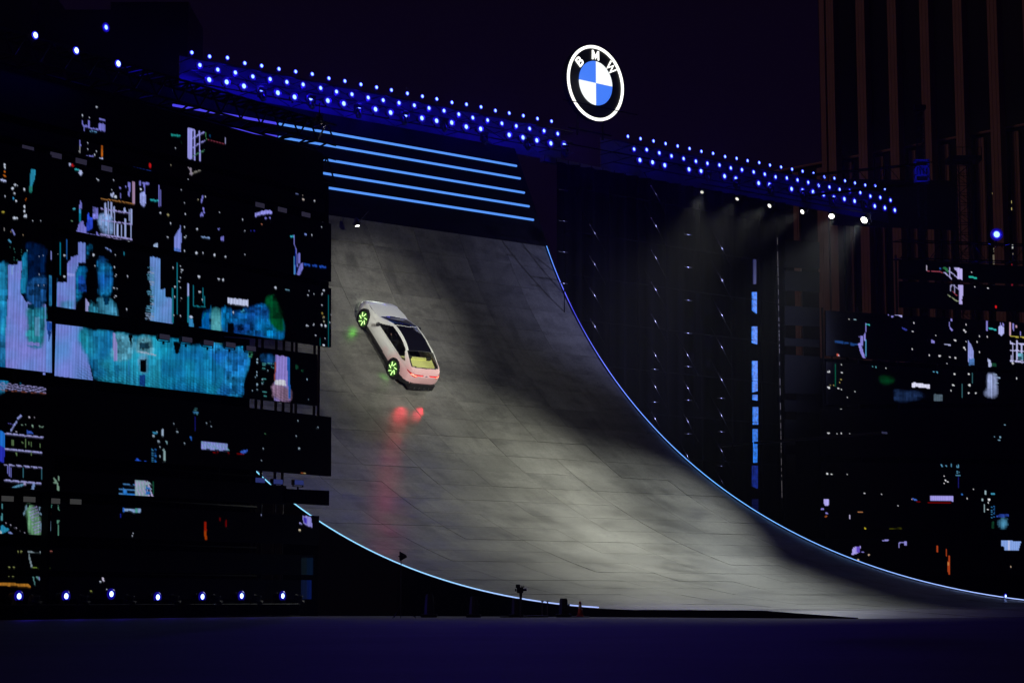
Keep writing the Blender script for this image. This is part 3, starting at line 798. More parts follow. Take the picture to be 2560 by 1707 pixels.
C.poly([(1290,640),(1510,670),(1510,760),(1320,740)], (.01,.10,.28), tex=.8).poly([(1515,665),(1668,685),(1700,1260),(1490,1260),(1500,900)], (.42,.30,.75), tex=.12).poly([(1500,1060),(1690,1070),(1700,1260),(1490,1260)], (.40,.22,.32), tex=.2).poly([(1660,690),(1700,700),(1702,1240),(1685,1240)], (.02,.14,.5), tex=.2).poly([(1505,985),(1638,990),(1652,1065),(1502,1050)], (1.,.92,.9)).poly([(1500,760),(1525,760),(1508,1000),(1495,1000)], (.45,.1,.08), tex=.4)
C.lines([(1340,772,1392,775),(1405,772,1445,775),(1458,778,1495,782),(1340,792,1392,795),(1335,840,1382,842),(1450,825,1495,830),(1340,970,1398,972),(1335,1018,1360,1020),(1340,1146,1396,1148),(1340,1198,1396,1200)],8,(.1,.45,.4))
C.dots([(1272,722,26),(1272,757,22),(1268,882,18),(1270,932,16),(1272,1050,24),(1340,985,16),(1275,1118,16),(1340,1040,14),(1408,870,14),(1925,978,20),(1947,1238,12),(1245,1130,12),(1210,1130,10),(1248,955,10)],14,(.5,.7,.8)).poly([(1770,790),(1810,800),(1800,850),(1765,840)], DGR, tex=.8).poly([(1840,860),(1880,850),(1870,900)], DGR, tex=.8)
# near-left segment
C.use(0, 500, 5.6)
C.poly([(-400,900),(60,850),(112,880),(112,2700),(-400,2700)], (.01,.20,.50), tex=.45, col2=(.02,.32,.48)).poly([(115,905),(235,905),(250,860),(305,860),(300,1000),(280,1290),(360,1420),(640,1460),(640,2480),(80,2480),(85,1800),(105,1500)], (.32,.30,.80), tex=.10, col2=(.22,.36,.86))
C.poly([(310,800),(340,735),(386,735),(385,1310),(290,1300),(280,1200),(305,980)], (.01,.24,.42), tex=.5).poly([(370,1450),(640,1450),(612,2060),(385,2040),(365,1990)], (.02,.20,.34), tex=.55, col2=(.03,.36,.34)).poly([(385,620),(645,620),(640,1460),(380,1420)], (.0,.012,.06), tex=.9).poly([(400,1150),(640,1000),(636,1500),(470,1500),(390,1400)], (.01,.08,.24), tex=.9).poly([(385,1450),(480,1460),(475,1540),(385,1500)], (.0,.03,.06)).rect(490, 1640, 550, 1900, (.12,.34,.5), tex=.3).poly([(385,1980),(548,2000),(545,2045),(385,2030)], (.28,.28,.7)).line(380,2040,590,2065,14,(.02,.25,.45))
C.line(175,930,165,1050,30,(.35,.5,.9)).line(255,990,250,1105,12,(.3,.5,.8)).poly([(0,1880),(70,1900),(70,2260),(0,2280)], (.02,.22,.45), tex=.5).dots([(535,1188,20),(543,1040,18),(545,785,10),(612,1200,14),(607,780,9)],12,(.5,.6,.8)).line(378,690,378,720,10,(.2,.5,.6))
for i in range(12): C.dot(130 + 180 * rng.random(), 640 + 240 * rng.random(), 10, 10, (.05, .2, .15))
C.use(0, 760, 5.6)
for i in range(7): C.line(-300, 1065 + i * 19, 640, 1172 + i * 13, 6, (.40, .34, .62) if i < 6 else (.3, .08, .04))
C.use(0, 1020, 5.6)
C.poly([(-400,290),(0,310),(75,350),(75,560),(0,520),(-400,500)], (.02,.22,.75)).poly([(-400,500),(0,520),(75,560),(60,770),(0,740),(-400,720)], (.03,.04,.55)).lines([(75,352,605,410,20),(75,570,595,622,21),(65,787,590,833,15),(60,1005,582,1052,21)],18,(.48,.44,.78)).lines([(232,175,150,325,18),(300,100,250,150,20)],18,(.4,.42,.8)).line(115,210,190,230,9,(.12,.1,.4)).poly([(378,310),(440,315),(472,360),(378,355)], (.05,.12,.55))
C.dots([(305,228,12),(318,228,18),(343,233,14),(365,233,14),(460,247,28),(490,247,8),(510,247,10),(545,248,12),(562,252,24),(590,257,16),(605,257,16)],12,(.3,.45,.3)).dots([(407,122,16),(485,128,14),(222,330,20)],14,(.7,.6,.65)).lines([(180,440,180,515,26),(240,440,240,470,10),(300,470,320,490,14),(363,430,363,545,9),(405,470,405,505,10),(440,470,436,535,16),(562,490,562,550,14),(220,620,238,670,14),(437,600,437,660,9)],10,(.14,.22,.08)).lines([(105,800,108,920,14),(125,800,130,950,10),(155,820,155,965,26)],14,(.28,.26,.75)).lines([(322,840,320,970,14),(435,860,434,980,14),(587,850,587,1000,7)],10,(.06,.22,.26))
C.line(370,1048,90,1145,24,(.14,.36,.5)).line(480,1050,450,1165,32,(.25,.36,.62)).dot(350,1060,34,50,(.5,.4,.6))
# lower bands
C.lines([(748,975,805,1050,20),(805,1050,824,1180,18),(824,950,826,1010,18),(745,1040,800,1040,20)],18,(.26,.40,.26))
C.poly([(1880,1005),(2030,1015),(2140,1065),(2040,1080),(2140,1130),(2020,1140),(2135,1190),(2040,1200),(2110,1245),(1880,1243)], (.40,.55,.55), tex=.1)
for i in range(5): C.line(1890 + i * 44, 1020, 1960 + i * 44, 1240, 16, (.62, .50, .72))
C.poly([(1720,1120),(1770,1130),(1780,1190),(1880,1190),(1880,1237),(1720,1230)], (.03,.22,.62), tex=.3).lines([(1720,1060,1880,1075,12),(1670,1133,1880,1140,16),(1665,1190,1730,1215,26)],12,(.1,.3,.6)).lines([(2145,1025,2150,1200,16)],12,(.01,.12,.05)).poly([(2040,1085),(2130,1132),(2030,1140)], (.02,.2,.6)).poly([(2040,1145),(2130,1195),(2030,1200)], (.02,.2,.6))
C.poly([(1885,775),(1910,690),(1960,735),(2130,760),(2145,798)], (.02,.10,.65), tex=.8)
for i in range(9): C.line(2122, 580 + i * 24, 2146, 582 + i * 24, 11, (.05,.25,.45)).line(2165, 570 + i * 27, 2192, 574 + i * 27, 11, (.02,.16,.5))
C.line(2278,300,2278,390,26,(.5,.6,.7)).line(2295,575,2302,735,20,(.4,.55,.5)).line(2140,340,2205,352,18,(.05,.35,.55)).dots([(2222,463,34),(2235,538,22),(2237,672,16),(2147,385,20),(2280,762,18),(2192,325,16)],20,(.45,.55,.6)).lines([(2310,470,2338,458,12),(2338,458,2340,500,12)],12,(.3,.5,.5)).poly([(1725,1400),(1880,1405),(1980,1410),(1978,1458),(1880,1455),(1800,1432),(1725,1440)], (.35,.5,.75), tex=.2).rect(1890,1405,1920,1455,(.1,.4,.3)).rect(1720,1395,1740,1455,(.03,.15,.6)).rect(1678,1480,1690,1525,(.01,.02,.3))
C.use(0, 1240, 5.6)
C.poly([(375,110),(412,118),(430,160),(520,170),(555,230),(580,400),(600,540),(618,608),(500,610),(450,520),(410,440),(385,290)], (.14,.30,.14), tex=.5)
for i in range(9): C.line(400 + i * 10, 180 + i * 42, 520 + i * 10, 140 + i * 42, 14, (.38, .32, .55), tex=.5)
C.lines([(388,110,328,262,22),(555,235,690,335,22),(697,340,697,445,24),(697,460,692,520,24),(692,520,600,590,22),(540,210,565,140,16),(568,380,598,540,22)],20,(.22,.34,.42)).lines([(818,340,819,380,20),(819,395,819,535,18),(819,548,819,614,20),(795,338,830,338,10),(820,125,825,190,10)],18,(.16,.42,.26))
C.poly([(20,390),(80,440),(140,458),(40,520),(0,540),(0,480)], (.03,.34,.5)).line(125,495,195,555,28,(.25,.3,.6)).lines([(28,95,30,170,20),(28,230,22,340,20)],20,(.1,.36,.36)).dot(8,510,20,70,(.8,.8,.7)).poly([(700,125),(735,125),(712,158)], (.1,.35,.25)).dots([(665,158,16),(705,235,14)],14,(.4,.15,.05))
for i in range(12): C.dot(60 + i * 28, 355 + i * 15, 12, 7, (.7, .6, .7))
C.poly([(-400,1190),(0,1205),(420,1228),(425,1270),(0,1240),(-400,1225)], (.55,.20,.02), tex=.4).lines([(395,762,440,985,16),(402,772,630,787,13)],12,(.3,.36,.36)).line(640,768,738,768,14,(.5,.14,.1)).lines([(450,996,535,998,10),(645,996,705,997,10)],10,(.25,.35,.05)).dots([(248,772,20),(295,770,22),(132,990,16),(192,993,14),(122,1117,16),(182,1117,16)],14,(.4,.4,.12)).line(505,1110,658,1252,28,(.12,.30,.24)).line(540,1140,625,1215,18,(.3,.3,.6)).line(466,1120,490,1242,12,(.12,.3,.26)).poly([(1418,1112),(1442,1115),(1463,1180),(1455,1197),(1424,1170)], (.9,.75,.85)).dot(1408,1192,22).dots([(1493,1298,14),(1490,1336,12),(1865,518,14),(1845,553,10)],12).dot(1275,1327,30,22,(.45,.45,.1))
C.use(400, 1020, 5.227)
C.poly([(540,432),(880,465),(880,555),(540,528)], (.36,.36,.80))
for i in range(10): C.line(550 + i * 34, 440 + i * 3, 590 + i * 34, 525 + i * 3, 9, (.2, .42, .45))
C.poly([(1035,580),(1090,545),(1148,545),(1140,560),(1100,588)], (.05,.14,.65)).dot(1142,554,14,14,(.8,.4,.5)).lines([(570,580,760,576,5),(820,578,905,582,7),(1000,592,1095,598,12)],6,(.3,.0,.0)).line(430,50,500,60,22,(.08,.35,.65)).lines([(440,20,500,24),(440,0,490,3),(475,60,478,85)],8,(.1,.3,.3)).lines([(460,100,460,290)],7,(.01,.01,.16)).line(405,368,406,416,22,(.03,.16,.6)).dots([(183,200,12),(226,265,12),(230,303,20),(320,452,20),(627,160,10),(656,167,20),(612,195,14),(673,235,14),(1768,160,10),(1800,162,12),(2044,250,18),(2068,250,10),(1785,368,14),(1348,528,14),(1573,525,12),(1813,523,20),(1330,680,10),(1570,703,14)],12,(.5,.6,.65)).line(1365,330,1405,334,8,(.1,.3,.12)).line(1842,846,1870,848,12,(.5,.1,.02)).line(1870,848,1906,850,12,(.6,.4,.15)).dot(375,218,0.1)
C.poly([(1862,1400),(1970,1418),(1992,1562),(1870,1500)], (.42,.36,.85)).poly([(1872,1420),(1915,1435),(1920,1510),(1880,1490)], (.08,.04,.55)).line(1825,1500,1855,1512,16,(.4,.35,.7)).lines([(592,1485,597,1600,34)],20,(.35,.01,.0)).lines([(780,1425,778,1475,24),(868,1455,864,1550,14)],14,(.16,.0,.0)).lines([(590,1600,605,1720,30)],20,(.45,.05,.0)).dot(1325,1390,16,34,(.4,.4,.6)).dots([(1825,1585,26)],20,(.9,.7,.4))
C.use(0, 0, 1)
for y0, y1, kk in ((1392, 1440, .010), (1448, 1500, .030)):
    C.rect(752, y0, 790, y1, (.004, .008, kk)).rect(768, y0, 783, y1, (.002, .008, kk * 2.2))
# LED rows: slight moire on everything that is lit
yy, xx = np.mgrid[0:C.h, 0:C.w]
moire = 0.86 + 0.14 * np.sin(2 * math.pi * (xx / C.k + 0.06 * yy) / 7.6)
moire *= 0.90 + 0.22 * (C.vst - 0.4)
C.a *= moire[..., None]
# the film smears downwards a little, as LED rows seen at a slant do
sm = C.a.copy()
for k_ in (1, 2): sm += np.roll(C.a, k_, 0) * (0.5 / k_)
C.a = (C.a * 0.7 + sm / 1.75 * 0.3) * np.array([0.70, 0.78, 0.90], np.float32)
x_src = xx / C.k + C.x0; y_src = yy / C.k + C.y0
lowband = (y_src - (936 + (x_src - 114) * .114)) / 60 + 1          # lower half of band two: rows seen apart
fade = np.clip(lowband, 0, 1) * ((y_src < 1032) & (y_src > 800) & (x_src > 190))
C.a *= (1 - fade * 0.55 * (np.sin(yy * 2.1 - xx * .26) > 0))[..., None]

R = Canvas(2030, 600, 2620, 1460, 0.55)
R.use(1900, 480, 3.564)
R.line(1482,652,1486,700,9,(.5,.45,.6)).line(1490,705,1630,714,7,(.3,.05,.08)).poly([(1760,675),(1804,680),(1804,782),(1762,778),(1762,720),(1735,680)], (.55,.48,.95)).lines([(1690,670,1692,765,10),(1730,680,1730,770,9),(1645,672,1760,762,8),(1640,715,1710,775,9),(1760,680,1730,680,8)],8,(.42,.4,.75)).line(1640,670,1680,715,22,(.02,.15,.05)).line(1864,755,1934,767,12,(.02,.45,.36)).dot(1604,680,12,20,(.02,.08,.3))
R.poly([(1768,828),(1811,830),(1810,915),(1800,960),(1806,998),(1772,996)], (.48,.42,.85)).lines([(1702,826,1698,880,8),(1738,826,1738,905,9),(1705,826,1770,862,7)],8,(.35,.34,.6)).lines([(1700,880,1770,928,5)],5,(.35,.05,.08)).lines([(1670,910,1720,950,6),(1720,950,1775,980,7)],6,(.25,.3,.18)).dots([(1911,847,9),(2032,858,12),(1885,715,10)],9).dot(2103,1025,20,30,RED).dot(1942,976,16,8,(.5,.3,.1))
R.dots([(1144,1097,16),(1178,1107,18)],16,LIL).poly([(1195,1088),(1265,1094),(1267,1118)], (.5,.48,.95)).dots([(765,898,12),(864,910,12),(792,1130,8)],10,(.8,.75,.7)).dot(916,882,30,14,(.35,.35,.8)).dot(845,1138,26,12,(.3,.5,.6)).line(1265,1212,1305,1226,14,(.03,.04,.3)).lines([(1685,1160,1688,1200,12),(1690,1205,1716,1234,16),(1707,1130,1710,1145,12)],12,LIL)
R.lines([(2018,1150,2018,1240,9),(2030,1150,2030,1250,9)],9,LIL).line(2035,1214,2105,1226,12,(.03,.48,.48)).poly([(2126,1205),(2150,1185),(2176,1205),(2176,1260),(2153,1282),(2126,1262)], (.5,.52,1.)).lines([(2145,1160,2147,1190,8),(2165,1165,2168,1190,10)],8,LIL).line(2224,1162,2224,1275,14,PNK).line(2228,1283,2360,1297,9,(.45,.38,.06)).lines([(2258,1170,2262,1240,12),(2320,1235,2322,1275,8)],10,LIL).dot(2285,1198,14,30,(.5,.3,.4))
R.lines([(2235,1320,2236,1505,12),(2255,1345,2256,1500,9),(2290,1325,2292,1500,16),(2330,1350,2332,1505,16),(2228,1348,2370,1356,10),(2228,1410,2370,1418,10),(2226,1502,2370,1518,12)],10,(.55,.55,.92)).poly([(2300,1430),(2340,1440),(2340,1500),(2300,1495)], (.1,.3,.4), tex=.8)
R.lines([(946,1165,944,1240,8),(944,1240,932,1275,8),(930,1270,930,1330,7),(908,1282,906,1370,24)],8,LIL).line(946,1178,976,1184,13,(.05,.55,.55)).line(944,1315,946,1465,8,(.1,.4,.7)).poly([(865,1345),(900,1345),(935,1480),(918,1480)], LIL).lines([(670,1332,740,1342,22),(755,1344,790,1348,20),(808,1355,870,1358,22)],20,(.01,.05,.2)).poly([(683,1438),(700,1436),(698,1465),(683,1462)], (.6,.1,.05)).poly([(698,1440),(715,1465),(697,1466)], (.7,.55,.8)).dot(885,1290,18,18,LIL)
R.poly([(1523,1310),(1555,1325),(1558,1345),(1526,1350)], LIL).line(1640,1358,1708,1362,8,(.4,.42,.7)).poly([(1858,1322),(1885,1365),(1904,1420),(1906,1543),(1860,1541)], (.30,.34,.80), tex=.15).poly([(1860,1480),(1906,1485),(1906,1543),(1860,1541)], (.08,.2,.5), tex=.4).poly([(2034,1485),(2058,1500),(2064,1553),(2036,1552)], (.45,.5,.8)).poly([(2064,1520),(2105,1525),(2105,1553),(2064,1553)], DGR, tex=.6)
R.dots([(1373,1166,12),(1357,1240,10),(1563,1163,10),(1834,1177,12),(1818,1230,12),(1830,1245,12),(1833,1330,10),(1817,1386,12),(1830,1400,10),(1737,1321,16),(1957,1284,14),(1940,1335,9),(1957,1425,14),(2022,1287,14),(1510,1450,14),(1600,1457,16),(1688,1467,14),(1738,1476,16),(1356,1400,9),(1667,1524,10),(2012,1362,8),(1569,1277,12),(1940,1475,7),(2255,1526,14)],10,(.75,.75,.8))
R.use(1900, 900, 3.564)
R.poly([(2034,112),(2106,120),(2108,250),(2096,330),(2000,325),(2000,262),(2034,262)], (.30,.36,.62), tex=.2).lines([(2080,128,2110,128,8),(2100,152,2140,155,9),(2090,205,2120,205,8)],8,(.3,.42,.6)).poly([(1350,200),(1510,216),(1512,252),(1352,238)], (.78,.78,1.)).poly([(1070,130),(1200,120),(1210,180),(1120,230),(1060,200)], (.0,.035,.008), tex=.9).poly([(1180,260),(1450,270),(1460,360),(1170,350)], (.01,.025,.08), tex=.8).poly([(1553,300),(1630,305),(1632,365),(1555,360)], (.08,.12,.16), tex=.4)
R.lines([(672,35,671,390,5)],5,(.0,.09,.05)).lines([(1770,190,1772,325,6),(1803,215,1803,340,5),(1895,110,1895,210,6),(1690,150,1688,280,4)],5,(.03,.12,.14)).dots([(725,38,12),(793,48,8),(727,113,12),(610,103,18),(612,244,20),(708,397,12),(722,432,11),(600,423,10),(727,257,12),(700,252,16),(797,268,10),(850,280,12),(780,336,9),(610,650,20),(725,655,13),(688,655,7),(795,660,9),(848,667,8),(600,1012,13),(638,1013,13),(780,1016,9),(945,1097,8),(930,1181,9),(1080,1195,9),(1732,125,16),(1723,222,16),(1862,125,14),(1868,225,20),(1860,290,14),(1705,272,12),(1920,290,16),(1120,70,12),(1143,1298,7),(1230,1290,7),(1848,1230,10),(1903,1150,12),(2012,1180,16),(2288,162,9)],10,(.75,.78,.8)).line(1000,58,1040,66,8,(.1,.4,.45)).dots([(1542,105,16),(1580,108,14)],14,(.1,.4,.6)).line(1778,392,1796,406,12,WHI).dots([(645,165,9),(722,172,12),(630,222,9),(657,222,9),(715,200,9)],9,(.4,.32,.1))
R.dots([(2182,578,14),(2132,712,16),(2087,683,9),(2142,686,12)],10,(.2,.4,.55)).lines([(1615,925,1625,945,10),(1655,930,1668,952,12),(1705,922,1705,950,7),(1755,930,1758,960,10),(1770,925,1771,962,7),(1745,1026,1786,1026,9),(1750,990,1780,992,6),(1750,1000,1780,1002,6)],8,(.1,.32,.5)).line(1767,1040,1768,1140,5,(.01,.01,.14)).dots([(1650,1068,12),(1640,1100,8),(1675,1085,7),(1642,1035,8)],9).poly([(1510,1205),(1719,1208),(1719,1254),(1512,1252)], (.38,.34,.85)).poly([(1350,1230),(1390,1238),(1412,1252),(1375,1252)], (.05,.14,.6)).dot(1353,1240,10,10,(.8,.5,.6)).lines([(1395,1262,1725,1270,5)],5,(.22,.0,.0)).line(1799,1185,1799,1208,13,(.03,.16,.55)).lines([(2013,1162,2014,1200,14),(1980,1232,1980,1250,8),(2000,1285,1998,1355,10)],10,(.35,.5,.55)).line(2055,1188,2090,1192,14,(.05,.32,.5)).dots([(2042,1238,20),(2034,1270,12),(2032,1330,10)],10)
for i in range(7): R.line(2056, 1305 + i * 16, 2068, 1306 + i * 16, 6, (.04,.2,.4)).line(2080, 1300 + i * 16, 2092, 1301 + i * 16, 6, (.02,.14,.42))
R.poly([(2140,1375),(2205,1365),(2208,1503),(2130,1500),(2070,1490),(2140,1478),(2080,1460),(2140,1448),(2080,1420),(2140,1405)], (.10,.38,.62), tex=.2).poly([(2100,1385),(2150,1365),(2225,1365),(2210,1395),(2110,1400)], (.03,.08,.5), tex=.8).poly([(2062,1440),(2085,1430),(2080,1500),(2064,1495)], DGR, tex=.5)
R.poly([(348,1235),(370,1232),(368,1275),(350,1275)], RED).line(570,1240,610,1240,10,LIL).poly([(570,1235),(610,1235),(610,1290),(600,1298),(575,1295),(570,1285)], (.5,.45,1.)).dot(557,1325,26,22,LIL).line(580,1360,604,1362,8,LIL).line(578,1400,592,1385,14,(.4,.1,.02)).line(798,1375,799,1412,13,(.7,.65,1.)).line(872,1352,915,1354,7,(.5,.2,.08)).poly([(928,1490),(942,1495),(940,1530)], (.5,.4,.02)).poly([(1150,1500),(1260,1490),(1270,1530),(1150,1535)], (.03,.03,.0), tex=.9)
R.use(1700, 1100, 2.583)
R.poly([(1115,690),(1166,683),(1163,722),(1106,741)], (.42,.36,.9)).line(1152,685,1150,722,24,(.14,.08,.6)).line(1170,722,1186,720,7,LIL).lines([(1310,650,1330,642,9),(1330,645,1348,641,7),(1415,660,1415,695,6),(1415,662,1465,656,6),(1455,660,1458,675,14)],6,(.3,.28,.75)).dots([(1150,771,14),(1217,741,10),(2138,817,6)],10,(.7,.5,.35)).poly([(2073,648),(2200,652),(2185,708),(2090,708),(2090,690),(2073,682)], (.25,.4,.85)).rect(2120,650,2128,708,(.6,.65,.95)).lines([(1740,740,1742,865,9),(1728,780,1728,850,8),(1720,700,1720,750,5),(1660,680,1660,725,6)],8,(.4,.05,.01)).dot(1733,795,14,34,(.6,.2,.05))
R.use(0, 0, 1)
yy, xx = np.mgrid[0:R.h, 0:R.w]
R.a *= (0.88 + 0.12 * np.sin(xx * 2.2))[..., None]

# ------------------------------------------------------------------ LED walls
def led_band(parent, canvas, P0, n, x0, x1, yl, yr, res, depth=0.12, ax=None, origin=None, name='screen_band', off=0.0):
    """flat screen between two columns of survey pixels, yl/yr = (top, bottom) at its ends; a real box with its picture on the front"""
    o0 = np.asarray(origin)
    TL, BL = at(x0, yl[0], P0, n) + n * off, at(x0, yl[1], P0, n) + n * off
    TR, BR = at(x1, yr[0], P0, n) + n * off, at(x1, yr[1], P0, n) + n * off
    nu = max(2, int(abs(x1 - x0) * res)); nv = max(2, int(abs(yl[1] - yl[0] + yr[1] - yr[0]) / 2 * res))
    U, V = np.meshgrid(np.linspace(0, 1, nu), np.linspace(0, 1, nv))
    U, V = U[..., None], V[..., None]
    Pg = (TL * (1 - U) + TR * U) * (1 - V) + (BL * (1 - U) + BR * U) * V
    col = canvas.sample(to_px(Pg)).reshape(-1, 3)
    v = (Pg.reshape(-1, 3) - o0)
    idx = np.arange(nu * nv).reshape(nv, nu)
    f = np.stack([idx[:-1, :-1], idx[1:, :-1], idx[1:, 1:], idx[:-1, 1:]], -1).reshape(-1, 4)
    m = bpy.data.meshes.new(name)
    m.vertices.add(len(v)); m.vertices.foreach_set('co', v.astype(np.float32).ravel())
    m.loops.add(len(f) * 4); m.loops.foreach_set('vertex_index', f.astype(np.int32).ravel())
    m.polygons.add(len(f)); m.polygons.foreach_set('loop_start', np.arange(0, len(f) * 4, 4, dtype=np.int32))
    m.materials.append(SCREEN_M)
    m.update(calc_edges=True)
    at_ = m.attributes.new('picture', 'FLOAT_COLOR', 'POINT')
    at_.data.foreach_set('color', np.concatenate([col, np.ones((len(col), 1))], 1).astype(np.float32).ravel())
    o = link(bpy.data.objects.new(name, m), parent)
    b = MB(); q = [TL - o0, BL - o0, BR - o0, TR - o0]
    b.hexa([p - n * 0.004 for p in q] + [p - n * depth for p in q])
    b.build('screen_back', BLACK_METAL, o)
    return o

def wall_axes(deg):
    a = math.radians(deg)
    return np.array([math.cos(a), math.sin(a), 0.0]), np.array([math.sin(a), -math.cos(a), 0.0])
LD, LN = wall_axes(55.2)
LP = at_y(800, 1520, 26.9 * SC)
RD, RN = wall_axes(29.0)
RP = at_y(2065, 1480, 44.0 * SC)
def vpy(y, xref, x, vx=4898.0): return 1507 - (1507 - y) * (vx - x) / (vx - xref)

org = at(114, 1500, LP, LN)
lwall = thing('led_wall', org, 'tall dark LED wall of stacked screen bands showing an upside-down city, left of the ramp', 'LED wall')
for (y0, y1, xl, xr) in ((385, 485, -40, 808), (502, 533, -40, 812), (557, 702, 118, 828), (1290, 1362, -40, 798), (1388, 1437, -40, 783), (1450, 1497, -40, 779)):
    led_band(lwall, C, LP, LN, xl, xr, (vpy(y0, 816, xl), vpy(y1, 816, xl)), (vpy(y0, 816, xr), vpy(y1, 816, xr)), 0.5, origin=org)
led_band(lwall, C, LP, LN, 118, 828, (vpy(720, 816, 118), 763.6), (720.5, 868), 0.5, origin=org)
led_band(lwall, C, LP, LN, 114, 800, (805, 936), (885, 1014), 0.5, origin=org, off=-0.10)
led_band(lwall, C, LP, LN, 114, 828, (vpy(1041, 816, 114), vpy(1188, 816, 114)), (1042, 1190), 0.42, origin=org)
led_band(lwall, C, LP, LN, 114, 716, (vpy(1221, 816, 114), vpy(1266, 816, 114)), (vpy(1221, 816, 716), vpy(1266, 816, 716)), 0.42, origin=org)
# near-left stack, set a little forward
led_band(lwall, C, LP, LN, -40, 106, (vpy(557, 816, -40), 917), (vpy(557, 816, 106), 934), 0.5, origin=org, off=0.35)
led_band(lwall, C, LP, LN, -40, 112, (950, 1215), (968, 1229), 0.5, origin=org, off=0.35)
# the small pieces that close the stepped right edge
for (x0, x1, ya, yb) in ((800, 828, 1221.5, 1262), (704, 823, 1221.5, 1264)):
    if x0 == 704:
        TL, BL = at(x0, 1221, LP, LN), at(x0, 1256, LP, LN); TR, BR = at(x1, 1226, LP, LN), at(x1, 1263, LP, LN)
        b = MB(); b.hexa([p - org for p in (TL, BL, BR, TR)] + [p - org - LN * 0.1 for p in (TL, BL, BR, TR)])
        o = b.build('ribbed_panel', plain('ribbed_grey', (0.10, 0.10, 0.11), 0.6), lwall)
        rb = MB()
        for t in np.linspace(0.02, 0.98, 34):
            p = TL + (TR - TL) * t; q = BL + (BR - BL) * t
            rb.tube(p - org + LN * 0.01, q - org + LN * 0.01, 0.012, 4)
        tag(rb.build('rib', BLACK_METAL, o), kind='stuff')
for (x0, x1, ya, yb) in ((738 + 57, 812, 880, 884), (770, 790, 1015, 1043)):
    pass
# posts behind the bands
top = lambda px: at(px, 400, LP, LN)[2]
for px in (20, 112, 220, 330, 440, 540, 633, 648, 683, 702, 723, 734, 780, 791):
    p = at(px, 1500, LP - LN * 0.32, LN); q = at(px, 560 if px > 560 else 340, LP - LN * 0.32, LN)
    z0_ = at(px, 1060, LP - LN * 0.32, LN)[2] if px > 720 else 0.0
    p = np.array([p[0], p[1], z0_]); q = np.array([p[0], p[1], q[2]])
    MB().tube(p - org, q - org, 0.045, 6).build('post', BLACK_METAL, lwall)
pz = at(110, 560, LP, LN)[2]; p = at(110, 1500, LP + LN * 0.2, LN)
MB().box(np.array([p[0], p[1], pz / 2]) - org, (0.045, 0.12, pz / 2), np.array([LD, LN, UP])).build('pillar', BLACK, lwall)
for y in (544, 711, 1205, 1278, 1376, 1443):
    a = at(-40, vpy(y, 816, -40), LP - LN * 0.22, LN); b_ = at(770 if y < 1100 else 640, vpy(y, 816, 770 if y < 1100 else 640), LP - LN * 0.22, LN)
    MB().tube(a - org, b_ - org, 0.05, 6).build('cross_bar', BLACK_METAL if y == 1278 else BLACK, lwall)
# black cloth behind the upper and lower bands
def cloth(parent, o0, P0, n, pts, name='backing_cloth', mat=BLACK, th=0.03):
    q = [at(x, y, P0, n) - o0 for x, y in pts]
    MB().hexa([p for p in q] + [p - n * th for p in q]).build(name, mat, parent)
cloth(lwall, org, LP - LN * 0.45, LN, [(-60, 215), (-60, 1560), (560, 1560), (560, 385)])
cloth(lwall, org, LP - LN * 0.45, LN, [(561, 385), (561, 840), (822, 860), (822, 450)])
cloth(lwall, org, LP - LN * 0.45, LN, [(561, 842), (561, 1560), (624, 1560), (624, 848)])
cloth(lwall, org, LP - LN * 0.45, LN, [(700, 1300), (700, 1560), (795, 1560), (795, 1300)])

# small flood lamps in the gaps of the wall
def flood(px, py, label, front, P0=LP + LN * 0.06, wpx=22, cat='floodlight'):
    P = at(px, py, P0, LN)
    t = thing('flood_lamp', P, label, cat, 'small flood lamps between the screen bands', frame(LD, UP, LN))
    MB().box((0, 0, -0.07), (0.205, 0.075, 0.06)).build('housing', PLASTIC, t)
    MB().box((0, 0, 0.0), (0.19, 0.066, 0.012)).build('front_glass', front, t)
    b = MB(); b.box((-0.22, -0.03, -0.05), (0.008, 0.09, 0.02)); b.box((0.22, -0.03, -0.05), (0.008, 0.09, 0.02)); b.box((0, -0.12, -0.05), (0.228, 0.008, 0.02)); b.box((0, -0.16, -0.05), (0.02, 0.04, 0.02))
    b.build('bracket', PLASTIC, t)
    return t
FG = glow('flood_idle', (0.020, 0.018, 0.034), 1.0, False, (0.12, 0.12, 0.15))
FG2 = glow('flood_idle_warm', (0.036, 0.036, 0.036), 1.0, False, (0.12, 0.12, 0.15))
FB = glow('flood_blue', (0.020, 0.028, 0.13), 1.0, False)
for i, (x, y) in enumerate([(70,372),(140,389),(203,404),(267,422),(650,513),(706,525),(765,537)]):
    flood(x, y, '%s dim flood lamp from the left in the uppermost gap of the LED wall' % ORD[i], FG)
for i, (x, y) in enumerate([(412,842),(468,849),(522,857),(577,862),(628,871)]):
    flood(x, y, '%s dim flood lamp from the left above the bright blue screen band' % ORD[i], FG, LP + LN * 0.14)
for i, (x, y) in enumerate([(19,1246),(73.6,1247.7),(135.7,1251.8),(189.3,1253.6)]):
    flood(x, y, '%s grey flood lamp from the left low in the near screen stack' % ORD[i], FG2)
for i, (x, y) in enumerate([(650.6,1200),(695.6,1203.7),(748,1205.6)]):
    flood(x, y, '%s blue-grey flood lamp from the left beside the glowing ramp edge' % ORD[i], FB)

